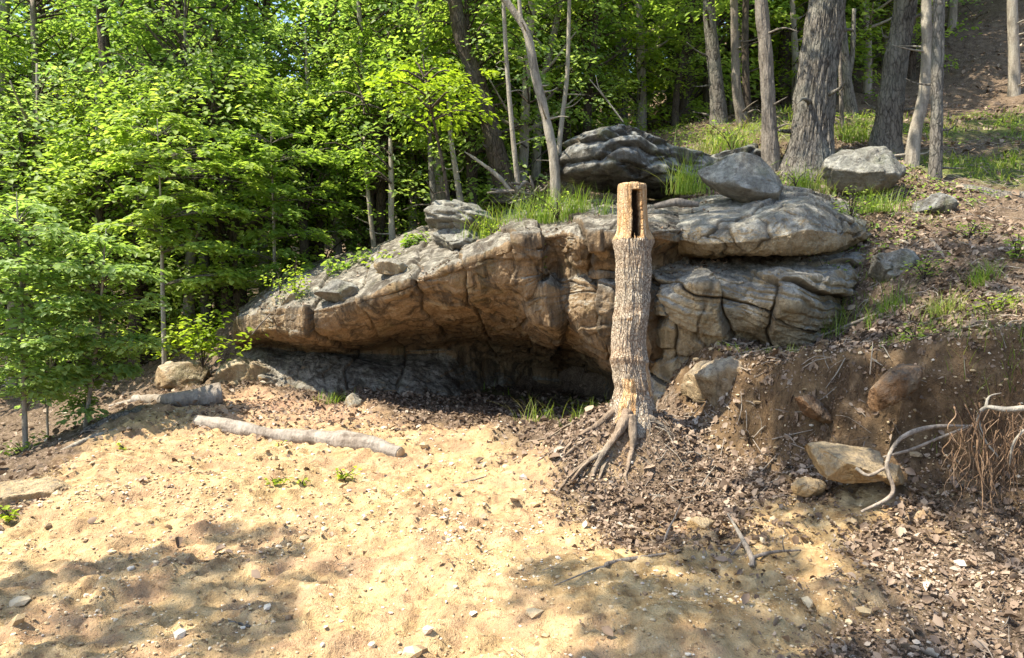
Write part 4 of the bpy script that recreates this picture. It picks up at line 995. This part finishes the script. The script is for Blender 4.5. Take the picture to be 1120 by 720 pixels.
plant('broad leafy weeds on the slope right of the grey hollow rock', 1010, 308, 50, 36, None, 110, 18, LEAF_G, .04, 8)
plant('leafy lime weeds between the spiky tuft and the right edge', 1088, 350, 56, 30, None, 130, 19, LEAF_Y, .03, 9)
plant('low leafy patch under the thinnest forward trunk on the right slope', 1060, 262, 60, 22, None, 110, 20, LEAF_G, .035, 9)
plant('leafy sprawl on the slope just above the cut bank lip', 1000, 378, 60, 22, None, 110, 21, LEAF_G, .03, 8)
plant('fern like weeds at the far right edge halfway up the slope', 1112, 290, 40, 40, None, 100, 22, LEAF_G, .04, 8)
plant('leafy weeds mixed into the grass at the foot of the pale curved trunk', 610, 240, 60, 30, 8.9, 120, 23, LEAF_G, .035, 9)
plant('leafy weeds in front of the left part of the ridge grass', 540, 262, 56, 24, 9.0, 110, 24, LEAF_Y, .035, 8)
plant('small seedlings beside the tilted boulder', 870, 204, 34, 22, 8.7, 50, 25, LEAF_G, .035, 5)
plant('leafy weeds behind the tilted boulder', 800, 165, 70, 36, 10.3, 130, 26, LEAF_G, .05, 8)
plant('seedlings hanging over the lip left of the pale flake of rock', 306, 322, 40, 26, 9.5, 60, 27, LEAF_G, .045, 5)
# sunlit green ground cover on the hillside
def cover():
    rng = np.random.default_rng(77); g = Geo()
    def dens(x, y):
        c, s, b, gr = masks(x, y); return gr * np.clip(.3 + sstep(noise(xyz(x * 1.1, y * 1.1, 21)), -.2, .4), 0, 1)
    C, NN = scatter(26000, dens, (-2, 12), (9, 19), rng); n = len(C)
    dr = np.stack([rng.normal(size=n), rng.normal(size=n), np.zeros(n)], -1); dr /= np.linalg.norm(dr, axis=1)[:, None]
    V, F, k = blade_geo(C, dr, rng.uniform(.05, .2, n), rng.uniform(.004, .012, n), rng.uniform(.2, 1.1, n), rng)
    g.add(V, F, np.repeat(rng.uniform(.3, 1, n), k))
    C, NN = scatter(30000, lambda x, y: np.clip((1 - masks(x, y)[0]) * sstep(noise(xyz(x * 1.3, y * 1.3, 63)), .22, .5), 0, 1) * (cliff_sd(x, y) > .25), (1.9, 7), (4.6, 10), rng); n = len(C)
    dr = np.stack([rng.normal(size=n), rng.normal(size=n), np.zeros(n)], -1); dr /= np.linalg.norm(dr, axis=1)[:, None]
    V, F, k = blade_geo(C, dr, rng.uniform(.03, .13, n), rng.uniform(.0015, .004, n), rng.uniform(.3, 1.3, n), rng)
    g.add(V, F, np.repeat(rng.uniform(.1, 1, n), k))
    C, NN = scatter(16000, lambda x, y: np.clip((1 - masks(x, y)[0]) * sstep(noise(xyz(x * .9, y * .9, 33)), .05, .4), 0, 1) * (y > 6.8), (1.9, 9), (5, 14), rng); n = len(C)
    NN = NN + runit(n, rng) * .5; NN /= np.linalg.norm(NN, axis=1)[:, None]
    V, F = leaves(C + np.array([0, 0, .04]) + np.array([0, 0, 1]) * rng.uniform(0, .06, (n, 1)), NN, runit(n, rng), .04 * rng.uniform(.5, 1.4, n)); g.add(V, F, np.repeat(rng.uniform(.2, .9, n), 6))
    tag(g.build('ground_cover', GRASS), 'low sunlit grass and weeds covering the hillside under the trees', 'grass', kind='stuff')
cover()

# ------------------------------------------------------------------ trees
def crown(parent, base, axis_pts, rx, rz, nsp, nl, ls, mtl, seed, zlo=0.15, twigm=BARK_D, hollow=.35, gap=.0):
    """leaf sprays filling an uneven ellipsoid whose axis runs along axis_pts (world)"""
    rng = np.random.default_rng(seed); A = catmull(np.asarray(axis_pts, float), 20)
    t = rng.uniform(0, 1, nsp); ci = A[np.minimum((t * 19).astype(int), 19)]
    wid = np.sqrt(np.clip(1 - (t * 1.7 - .75) ** 2, .08, 1))
    ang = rng.uniform(0, 2 * math.pi, nsp); rr = np.sqrt(rng.uniform(hollow ** 2, 1, nsp)) * wid * rx
    lob = 1 + .35 * noise(np.stack([np.cos(ang) * 1.4 + seed, np.sin(ang) * 1.4, t * 3], -1)); rr = rr * lob
    o_ = np.stack([np.cos(ang), np.sin(ang), np.zeros(nsp)], -1)
    C = ci + o_ * rr[:, None]; C[:, 2] += rng.normal(size=nsp) * rz * .08 - .04 * rr
    if gap:
        k = noise(C * .8 + seed) > -gap; C = C[k]; o_ = o_[k]; ci = ci[k]
    V, F, sh = sprays(C, o_, rx * rng.uniform(.12, .24, len(C)) + .06, nl, ls, rng)
    g = Geo(); g.add(V - base, F, sh)
    gt = Geo()
    for c_, a_ in list(zip(C, ci))[::2]:
        m_ = (c_ + a_) / 2 + np.array([0, 0, .05 * rx])
        V, F = tube_geo([a_ - np.array([0, 0, .15 * rx]), m_, c_], [.012 + .006 * rx, .008 + .003 * rx, .004], 4, 6, cap=False); g.add(V - base, F, .5, 1)
    g.build('crown', [mtl, twigm], parent)

def tree(label, path, rads, bark=BARK, crown_axis=None, rx=1.5, rz=2.0, nsp=90, nl=34, ls=.11, leaf=LEAF_G, seed=0, seg=16, ridge=.0, rough=.06, limbs=(), rows=None, cat='tree', name='tree', foot=True, group=None, gap=.1, rs=6.0):
    """path: (px,py,d) from the ground up"""
    w_ = [P(*q) for q in path]
    w_[0] = w_[0].copy()
    if foot:
        gz = float(Zs(w_[0][0:1], w_[0][1:2])[0]); w_.insert(0, np.array([w_[0][0], w_[0][1], (min(gz, w_[0][2]) if gz > w_[0][2] - .7 else w_[0][2]) - .25])); rads = [rads[0] * 1.35] + list(rads)
    base = np.array([w_[0][0], w_[0][1], w_[0][2] + .2])
    root = empty(name, base, label, cat, group)
    g = Geo(); V, F = tube_geo(w_, rads, seg, rows or 60, rough, ridge, rs, seed=seed); g.add(V - base, F)
    for lp, lr in limbs:
        V, F = tube_geo([P(*q) for q in lp], lr, max(7, seg // 2), 26, .1); g.add(V - base, F)
    rk = np.random.default_rng(seed + 7)
    pc = catmull(np.array(w_), 60); rc = catmull(np.array(rads, float)[:, None], 60)[:, 0]
    for k in range(5):                                    # dead snags and twigs on the stem
        j = rk.integers(8, 40); a = rk.uniform(0, 6.28); L = rk.uniform(.08, .5); dr = np.array([math.cos(a), math.sin(a), rk.uniform(-.1, .5)])
        V, F = tube_geo([pc[j], pc[j] + dr * (rc[j] + L * .5), pc[j] + dr * (rc[j] + L) + np.array([0, 0, rk.normal() * .06])], [rc[j] * .16 + .006, rc[j] * .08 + .004, .003], 6, 8, .1); g.add(V - base, F)
    g.build('trunk', bark, root)
    if crown_axis is not None:
        crown(root, base, [P(*q) for q in crown_axis], rx, rz, nsp, nl, ls, leaf, seed + 60, gap=gap)
    return root

# right hand group; crowns stand above the frame
tree('widest grey trunk with deeply ridged bark right of the tilted boulder', [(884, 182, 9.8), (888, 150, 9.8), (893, 90, 9.8), (902, 20, 9.8), (908, -60, 9.8), (912, -350, 9.9), (905, -600, 10)], [.36, .265, .235, .22, .21, .17, .09], BARK,
     [(905, -250, 9.8), (900, -500, 10), (895, -750, 10)], 3.0, 3, 110, 34, .13, seed=1, seg=200, rows=620, ridge=.026, rs=15)
tree('thick leaning trunk behind the round boulder', [(968, 172, 10.1), (972, 130, 10.1), (981, 60, 10.1), (991, 0, 10.1), (1000, -80, 10.1), (1010, -400, 10.2)], [.24, .165, .145, .135, .125, .07], BARK,
     [(1000, -220, 10), (1010, -450, 10), (1010, -650, 10)], 2.4, 3, 90, 34, .13, seed=2, seg=130, rows=420, ridge=.014, rs=12)
tree('straight dark trunk with pinkish bark behind the tilted boulder', [(842, 168, 9.9), (841, 120, 9.9), (837, 50, 9.9), (832, -20, 9.9), (828, -300, 9.9)], [.115, .09, .082, .075, .04], BARK_P,
     [(830, -200, 9.9), (825, -400, 9.9), (820, -550, 9.9)], 2.0, 2.4, 80, 34, .12, seed=3, seg=60, rows=220, ridge=.012, rs=5)
tree('slim pale trunk bending right just right of the thick leaning trunk', [(997, 176, 9.7), (1002, 140, 9.7), (1011, 100, 9.7), (1014, 50, 9.7), (1013, 0, 9.7), (1013, -200, 9.7)], [.095, .075, .07, .065, .06, .03], BARK_L, seed=4, seg=30, rows=120)
tree('slim straight grey trunk standing furthest forward on the right slope', [(1022, 203, 9.1), (1024, 160, 9.1), (1025, 90, 9.1), (1027, 0, 9.1), (1028, -200, 9.1)], [.085, .07, .065, .062, .03], BARK,
     [(1028, -120, 9.1), (1030, -300, 9.1), (1028, -450, 9.1)], 1.6, 2, 60, 30, .12, seed=5, seg=40, rows=160, ridge=.007)
tree('lone sunlit trunk at the right edge against the dark hillside', [(1109, 104, 15), (1109, 60, 15), (1107, 0, 15), (1105, -150, 15)], [.12, .10, .09, .06], BARK_L, seed=6, seg=20)
tree('broken topped grey trunk left of the straight dark trunk', [(786, 130, 12.5), (784, 100, 12.5), (780, 60, 12.5), (776, 20, 12.5), (774, -60, 12.5)], [.15, .12, .11, .10, .08], BARK, [(776, 20, 12.3), (774, -90, 12.3)], 1.0, 1, 26, 26, .1, seed=7, seg=24)
tree('thin twisting trunk between the broken topped and the straight dark trunk', [(812, 136, 12), (806, 100, 12), (804, 60, 12), (803, 10, 12), (802, -60, 12)], [.10, .075, .06, .06, .05], BARK_P, seed=8, seg=16)
tree('thin dark trunk close beside the thin twisting trunk', [(818, 136, 12.3), (816, 90, 12.3), (815, 40, 12.3), (816, -20, 12.3), (818, -80, 12.3)], [.08, .06, .055, .05, .04], BARK_D, seed=9, seg=14)
tree('forked pale trunk between the two largest trunks', [(930, 126, 14), (926, 90, 14), (922, 50, 14), (918, 0, 14), (916, -60, 14)], [.14, .10, .09, .08, .06], BARK, seed=10, seg=16, limbs=[([(926, 96, 14), (932, 60, 14), (934, 10, 14)], [.06, .05, .04])])
tree('pole thin pinkish trunk left of the forked pale trunk', [(921, 140, 11.5), (920, 110, 11.5), (919, 78, 11.5), (918, 0, 11.5)], [.035, .03, .026, .02], BARK_P, seed=11, seg=10)
# middle
tree('pale pinkish trunk curving up left above the ridge grass', [(607, 216, 10), (606, 175, 10), (596, 124, 10), (585, 80, 10), (576, 36, 10), (556, 4, 10), (540, -20, 10), (515, -120, 10)], [.075, .065, .062, .06, .052, .045, .04, .02], BARK_L,
     [(545, -40, 10), (530, -140, 10), (520, -240, 10)], 1.2, 1.5, 34, 30, .1, seed=12, seg=22, rows=100, rough=.12, limbs=[([(570, 26, 10), (568, 0, 10), (566, -40, 10)], [.035, .025, .02])])
tree('very thin straight pale trunk left of the pale curving trunk', [(567, 208, 10.3), (561, 150, 10.3), (555, 80, 10.3), (551, 8, 10.3), (549, -80, 10.3)], [.04, .034, .03, .026, .02], BARK_L, seed=13, seg=12, rough=.08)
tree('thin grey trunk rising just right of the pale curving trunk', [(609, 196, 11), (613, 146, 11), (620, 86, 11), (622, 30, 11), (624, -60, 11)], [.045, .036, .032, .028, .02], BARK_L, seed=14, seg=10)
tree('dark thick trunk leaning left behind the thin straight pale trunk', [(553, 206, 11.5), (541, 160, 11.5), (532, 120, 11.5), (518, 78, 11.5), (504, 40, 11.5), (494, -30, 11.5), (485, -140, 11.5)], [.19, .15, .135, .12, .11, .1, .06], BARK_D,
     [(492, -60, 11.5), (485, -200, 11.5), (480, -300, 11.5)], 2.0, 2, 60, 32, .12, seed=15, seg=24)
tree('small pale trunk on the ridge above the mossy layered rock', [(505, 230, 11.2), (499, 190, 11.2), (493, 150, 11.2), (490, 100, 11.2)], [.055, .042, .036, .02], BARK_L,
     [(490, 110, 11.1), (488, 60, 11.1)], .7, .8, 26, 28, .1, LEAF_Y, seed=16, seg=12)
tree('thin trunk left of the small pale trunk on the ridge', [(476, 232, 11.4), (472, 190, 11.4), (470, 150, 11.4), (466, 90, 11.4)], [.06, .045, .036, .02], BARK, [(468, 140, 11.3), (464, 70, 11.3)], .8, 1, 26, 28, .1, seed=17, seg=12)
tree('yellow green maple sapling spreading over the ridge in the middle', [(492, 240, 10.2), (488, 200, 10.2), (478, 150, 10.1), (470, 110, 10), (462, 60, 10)], [.03, .025, .02, .016, .01], BARK_D,
     [(478, 135, 9.9), (468, 100, 9.8), (462, 62, 9.8)], .85, .9, 46, 30, .085, LEAF_Y, seed=18, seg=8, gap=.2, limbs=[([(480, 150, 10.1), (450, 130, 9.9), (425, 118, 9.8)], [.012, .009, .004]), ([(475, 130, 10.1), (505, 112, 9.9), (530, 108, 9.8)], [.012, .009, .004])])
tree('thin white trunk on the ridge over the middle of the overhang', [(430, 276, 11.6), (428, 240, 11.6), (428, 205, 11.6), (427, 150, 11.6)], [.06, .048, .045, .03], BARK_L, [(428, 190, 11.5), (426, 120, 11.5), (424, 80, 11.5)], 1.0, 1.2, 40, 30, .09, LEAF_G, seed=19, seg=12)
tree('slender trunk left of the thin white trunk on the ridge', [(409, 272, 12), (405, 235, 12), (402, 205, 12), (398, 150, 12)], [.045, .036, .03, .02], BARK_L, [(400, 190, 11.9), (398, 110, 11.9), (396, 70, 11.9)], 1.1, 1.2, 44, 30, .1, LEAF_G, seed=20, seg=12)
tree('whitish slim trunk showing through the leaves left of the yellow green maple', [(416, 240, 13), (412, 150, 13), (401, 100, 13), (396, 56, 13), (392, 0, 13)], [.07, .06, .05, .045, .04], BARK_L, [(400, 60, 13), (392, -60, 13)], 1.6, 1.5, 50, 30, .11, LEAF_B, seed=21, seg=12)
# left
tree('big dark leaning tree at the left with a limb arching right', [(94, 330, 13), (102, 250, 13), (119, 195, 13), (122, 150, 13), (119, 118, 13), (116, 80, 13), (112, 20, 13), (108, -80, 13)], [.24, .2, .18, .17, .16, .1, .09, .06], BARK_D,
     [(125, 20, 13), (120, -80, 13), (120, -180, 13)], 2.3, 2.4, 60, 32, .12, LEAF_B, seed=22, seg=24, limbs=[([(119, 122, 13), (137, 88, 12.9), (160, 74, 12.8), (182, 68, 12.8), (240, 40, 12.8)], [.12, .1, .09, .08, .05]), ([(60, 200, 12.6), (85, 110, 12.8), (119, 118, 13)], [.01, .03, .05])])
tree('slim sunlit trunk near the left edge of the wood', [(48, 330, 14), (50, 260, 14), (54, 180, 14), (42, 160, 14), (40, 100, 14), (36, 0, 14)], [.12, .10, .09, .08, .07, .05], BARK_P, [(42, 60, 14), (36, -60, 14)], 1.8, 2, 50, 30, .11, LEAF_G, seed=23, seg=14)
tree('tall thin trunk rising through the left canopy', [(240, 300, 14.5), (238, 141, 14.5), (236, 70, 14.5), (235, 0, 14.5), (234, -80, 14.5)], [.12, .09, .08, .08, .06], BARK_D, [(236, 120, 14.5), (235, 0, 14.5), (234, -120, 14.5)], 2.2, 2.5, 90, 32, .12, LEAF_B, seed=24, seg=14)
tree('half hidden trunk between the dark leaning tree and the tall thin trunk', [(170, 330, 16), (168, 213, 16), (167, 180, 16), (165, 60, 16)], [.14, .12, .11, .08], BARK_P, [(166, 140, 16), (165, 40, 16), (164, -40, 16)], 2.2, 2.2, 60, 32, .12, LEAF_B, seed=25, seg=12)
tree('pale trunk at the very left edge of the wood', [(6, 320, 15), (6, 150, 15), (4, 100, 15), (2, 0, 15)], [.13, .12, .11, .09], BARK_L, [(4, 60, 15), (2, -60, 15)], 1.8, 2, 50, 30, .11, LEAF_G, seed=26, seg=12)

# tiered saplings on the left
def sapling(label, path, r0, tiers, seed, leaf=LEAF_P, ls=.075, nl=42, name='sapling'):
    rng = np.random.default_rng(seed); w_ = [P(*q) for q in path]; base = w_[0].copy(); base[2] = float(Zs(base[0:1], base[1:2])[0]); w_[0] = base - np.array([0, 0, .1])
    root = empty(name, base, label, 'sapling')
    V, F = tube_geo(w_, np.linspace(r0, r0 * .12, len(w_)), 12, 50, .1); g = Geo(); g.add(V - base, F); g.build('trunk', BARK_L, root)
    C = []; A_ = []; R_ = []; pc = catmull(np.array(w_), 60)
    for px, py, wpx, d in tiers:
        c = P(px, py, d); k = np.argmin(np.abs(pc[:, 2] - (c[2] - .06))); ax = pc[k]
        w2 = wpx / FPX * d
        for s in range(max(4, int(wpx / 7.5))):
            a = rng.uniform(0, 2 * math.pi); r = w2 * .5 * math.sqrt(rng.uniform(.1, 1))
            C.append(np.array([c[0] + math.cos(a) * r, c[1] + math.sin(a) * r * .8, c[2] + rng.normal() * .05 - r * .15])); A_.append(ax); R_.append(rng.uniform(.11, .21))
    C = np.array(C); A_ = np.array(A_); o_ = C - A_; o_[:, 2] = 0; o_ /= np.linalg.norm(o_, axis=1)[:, None] + 1e-9
    V, F, sh = sprays(C, o_, np.array(R_), nl, ls, rng, .15, .35); g = Geo(); g.add(V - base, F, sh)
    for c_, a_ in zip(C, A_):
        V, F = tube_geo([a_ - np.array([0, 0, .12]), (c_ + a_) / 2 + np.array([0, 0, .0]), c_], [.005, .004, .002], 4, 6, cap=False); g.add(V - base, F, .5, 1)
    g.build('crown', [leaf, BARK], root)
sapling('tiered pale green sapling with a thin white stem at the left of the clearing', [(92, 490, 8.2), (94, 461, 8.2), (105, 382, 8.15), (110, 335, 8.1), (114, 277, 8.1), (116, 250, 8.1)], .03,
        [(112, 265, 60, 8.1), (130, 290, 90, 8.1), (95, 300, 80, 8.2), (135, 326, 90, 8.1), (90, 338, 80, 8.1), (125, 366, 90, 8.0), (95, 380, 80, 8.1), (120, 398, 70, 8.1), (80, 410, 70, 8.1), (100, 440, 50, 8.2)], 1)
sapling('pale feathery sapling filling the left edge, upper tiers catching the sun', [(28, 500, 7.8), (26, 420, 7.8), (24, 330, 7.8), (20, 250, 7.8), (18, 210, 7.8)], .03,
        [(20, 225, 80, 7.8), (40, 245, 100, 7.8), (0, 265, 100, 7.8), (45, 285, 110, 7.7), (5, 300, 120, 7.8), (50, 322, 120, 7.7), (10, 340, 120, 7.8), (50, 360, 110, 7.7), (5, 380, 120, 7.8), (45, 400, 90, 7.8), (5, 420, 100, 7.8)], 2)
sapling('thin stemmed small sapling between the two larger left saplings', [(52, 478, 8.6), (52, 440, 8.6), (56, 390, 8.6), (60, 350, 8.6)], .016,
        [(56, 352, 60, 8.6), (70, 372, 60, 8.6), (40, 390, 60, 8.6), (66, 412, 60, 8.6), (48, 430, 40, 8.6)], 3, LEAF_P, .065, 34)
sapling('broad sunlit sapling spreading in front of the left wood', [(180, 400, 10.5), (178, 320, 10.5), (176, 230, 10.5), (172, 130, 10.5)], .04,
        [(172, 134, 110, 10.4), (200, 160, 120, 10.3), (140, 170, 100, 10.4), (230, 182, 110, 10.3), (180, 205, 120, 10.4), (220, 225, 120, 10.3), (150, 240, 90, 10.4), (200, 262, 110, 10.4), (230, 300, 80, 10.4)], 4, LEAF_G, .1, 34)
sapling('leafy sapling just above the left tip of the overhang', [(300, 326, 11), (300, 270, 11), (298, 200, 11), (296, 130, 11)], .035,
        [(296, 140, 100, 10.9), (320, 165, 110, 10.9), (270, 180, 110, 10.9), (330, 205, 110, 10.9), (285, 225, 120, 10.8), (325, 248, 110, 10.8), (280, 270, 100, 10.8), (310, 292, 90, 10.8)], 5, LEAF_G, .09, 34)

# wood behind: a few prototype trees, copied whole
def proto(i, h, rx, leaf, nsp, ls, zl):
    rng = np.random.default_rng(300 + i)
    root = empty('woodland_tree', (0, 0, 0), 'leafy tree', 'tree')
    bend = rng.normal(size=2) * .4
    pts = [np.array([0, 0, -.4]), np.array([bend[0] * .2, bend[1] * .2, h * .3]), np.array([bend[0], bend[1], h * .7]), np.array([bend[0] * 1.2, bend[1], h])]
    V, F = tube_geo(pts, [.15, .12, .08, .02], 12, 30, .08); g = Geo(); g.add(V, F)
    for k in range(7):
        z0 = rng.uniform(.3, .8); a = rng.uniform(0, 6.28); p0 = catmull(np.array(pts), 20)[int(z0 * 19)]
        e = p0 + np.array([math.cos(a) * rx * .7, math.sin(a) * rx * .7, h * .12])
        V, F = tube_geo([p0, (p0 + e) / 2 + np.array([0, 0, -.1]), e], [.06, .035, .012], 6, 10, .1); g.add(V, F)
    g.build('trunk', [BARK, BARK_D, BARK_L][i % 3], root)
    crown(root, np.zeros(3), [np.array([bend[0] * .3, bend[1] * .3, h * zl]), pts[2], np.array([bend[0] * 1.2, bend[1], h])], rx, h * .5, nsp, 36, ls, leaf, 700 + i, gap=.12)
    return root
PR = [proto(0, 8, 2.2, LEAF_G, 190, .13, .15), proto(1, 9, 2.4, LEAF_B, 200, .14, .2), proto(2, 6, 1.9, LEAF_Y, 130, .12, .12), proto(3, 10, 2.5, LEAF_B, 210, .14, .3), proto(4, 5, 1.8, LEAF_G, 140, .12, .08), proto(5, 7.5, 2.1, LEAF_P, 150, .12, .15)]
LBL = ['mid green leafy tree', 'blue green broad tree', 'yellow green young tree', 'tall shady green tree', 'low bushy green tree', 'pale airy tree']
GRP = 'trees of the wood behind the outcrop'
def copy_tree(o):
    c = o.copy(); COL.objects.link(c)
    for ch in o.children:
        e = ch.copy(); COL.objects.link(e); e.parent = c
    return c
rng = np.random.default_rng(99); used = set()
def place(i, x, y, sc, rz, dz=0):
    o = PR[i] if i not in used else copy_tree(PR[i]); used.add(i)
    o.location = (float(x), float(y), float(Zs(np.array([x]), np.array([y]))[0]) + dz); o.rotation_euler = (0, 0, rz); o.scale = (sc, sc, sc * rng.uniform(.9, 1.15))
    pxx = 560 + x / y * FPX
    where = ('above the left saplings' if pxx < 150 else 'left of the overhang' if pxx < 300 else 'above the left half of the outcrop' if pxx < 480 else
             'behind the pale curved trunk' if pxx < 650 else 'behind the dark layered boulder' if pxx < 830 else 'on the hillside at the right')
    far_ = 'in front' if y < 14 else 'midway back' if y < 17 else 'further back' if y < 21 else 'deep back' if y < 27 else 'hindmost'
    o['label'] = LBL[i] + ' ' + far_ + ' ' + where; o['group'] = GRP
spots = []
for row_d, step in ((12.6, 62), (15, 70), (18.5, 62), (23, 52), (29, 46), (37, 42)):
    px = -140 + rng.uniform(0, step)
    while px < (1000 if row_d > 16 else (640 if row_d < 14 else 800)):
        spots.append((px + rng.uniform(-.3, .3) * step, row_d * rng.uniform(.93, 1.08))); px += step * rng.uniform(.8, 1.25)
for px, d in spots:
    if d > 16.5 and 262 < px < 400: continue
    if d > 16.5 and 60 < px < 130: continue
    x = (px - 560) / FPX * d
    if 860 < px < 1000 and d < 17: continue
    i = int(rng.choice([0, 1, 2, 3, 4, 5], p=[.26, .22, .14, .14, .14, .10]))
    if d > 22: i = int(rng.choice([0, 1, 3, 5]))
    sc = rng.uniform(.8, 1.15) * (1 if d < 16 else 1.25 if d < 25 else 1.7)
    if d > 27 and px < 640: sc *= .72
    if d < 14: i = int(rng.choice([0, 4, 2, 5])); sc *= .75
    place(i, x, d, sc, rng.uniform(0, 6.28))
for px, d, i, sc in ((250, 12.2, 4, .7), (290, 12.9, 2, .7), (335, 12.6, 4, .62), (372, 13.4, 5, .62), (410, 12.9, 4, .55), (452, 13.3, 2, .6), (495, 13.2, 4, .55), (538, 13.4, 5, .5), (205, 12.4, 5, .7), (160, 13.2, 4, .8),
                      (315, 15, 0, .8), (385, 15.5, 2, .9), (440, 15.2, 5, .8), (505, 15.8, 0, .8), (575, 15.4, 4, .9), (110, 12.4, 2, .7), (60, 12.8, 4, .9), (10, 12.2, 5, .8), (630, 17.5, 0, .9), (470, 18.5, 5, 1.0)):
    place(i, (px - 560) / FPX * d, d, sc, rng.uniform(0, 6.28))
# trees on the hillside at the right, beyond the slope
for px, d, i in ((1040, 24, 3), (1090, 27, 1), (1140, 25, 3), (1180, 20, 1), (960, 22, 3), (905, 19, 0), (1010, 30, 0)):
    place(i, (px - 560) / FPX * d, d, 1.2, rng.uniform(0, 6.28))

for px, d, i, sc in ((640, 13.4, 4, .62), (700, 14.2, 2, .7), (745, 15.5, 4, .95), (668, 16.5, 5, .9), (735, 13.6, 4, .5), (800, 16.5, 2, .95), (850, 17, 4, 1.1), (780, 19, 5, 1.1), (585, 13.0, 5, .6), (618, 15.2, 2, .9), (925, 17.5, 4, .8), (880, 18.5, 5, .9), (700, 19, 0, 1.0), (540, 14.5, 2, .75), (960, 18, 2, .7), (905, 16.2, 4, .65), (942, 16.6, 2, .7), (988, 17.2, 4, .8), (865, 15.5, 2, .6), (1030, 19, 5, .8)):
    place(i, (px - 560) / FPX * d, d, sc, rng.uniform(0, 6.28))
# far wood closing the view
def far_wood():
    rng = np.random.default_rng(55); n = 5200
    x = rng.uniform(-48, 50, n); y = rng.uniform(42, 62, n); z = Zs(x, y) + rng.uniform(0, 1, n) ** .8 * np.where(x > 4, 17, 6.0)
    C = np.stack([x, y, z], -1); k = noise(C * .16) > -.28; C = C[k]
    o_ = runit(len(C), rng); V, F, sh = sprays(C, o_, rng.uniform(.7, 1.5, len(C)), 34, .34, rng, .4, .8)
    g = Geo(); g.add(V, F, sh); tag(g.build('far_wood', LEAF_B), 'far green wood closing the view behind all the trees', 'wood', kind='stuff')
far_wood()

# trees standing outside the frame whose shade falls on the clearing
def shade_tree(label, tx, ty, h, rx, nsp, seed, gap=.25):
    """a tree whose crown at height h shades the ground round tx,ty"""
    k = h / math.tan(SUN_EL); c = np.array([tx + SUN_AZ[0] * k, ty + SUN_AZ[1] * k, h])
    b = np.array([c[0] + .3, -2.0 - .3 * seed, 0.0]); b[2] = float(Zs(b[0:1], b[1:2])[0])
    root = empty('tree', b, label, 'tree', 'tall trees behind the camera')
    V, F = tube_geo([b - np.array([0, 0, .3]), b + np.array([0, 0, h * .45]), b + np.array([0, .8, h * .8]), c - np.array([0, .4, .4]), c + np.array([0, 0, .3])], [.2, .14, .07, .03, .015], 14, 40, .06); g = Geo(); g.add(V - b, F); g.build('trunk', BARK, root)
    crown(root, b, [c - np.array([0, 0, rx * .35]), c, c + np.array([0, 0, rx * .35])], rx, rx, nsp, 30, .12, LEAF_G, seed, gap=gap)
shade_tree('tree outside the frame shading the lower left clay', -1.9, 3.35, 7.5, 1.25, 56, 1)
shade_tree('tree outside the frame shading the lower middle clay', .9, 3.4, 8.5, 1.0, 26, 2, .3)
shade_tree('tree outside the frame shading the lower right soil', 1.5, 3.3, 9.5, 1.2, 30, 3, .3)
shade_tree('tree outside the frame dappling the leaf pile', 2.2, 5.0, 10, .9, 20, 4, .3)
shade_tree('tree outside the frame dappling the cut bank', 3.4, 5.4, 10.5, 1.3, 50, 5, .25)
shade_tree('tree outside the frame dappling the lower ledge', 3.1, 7.0, 11, .9, 24, 6, .25)
shade_tree('tree outside the frame dappling the right slope', 4.4, 7.6, 11.5, 1.6, 70, 7, .25)
shade_tree('tree outside the frame dappling the hillside', 4.2, 9.6, 12.5, 1.7, 60, 9, .25)
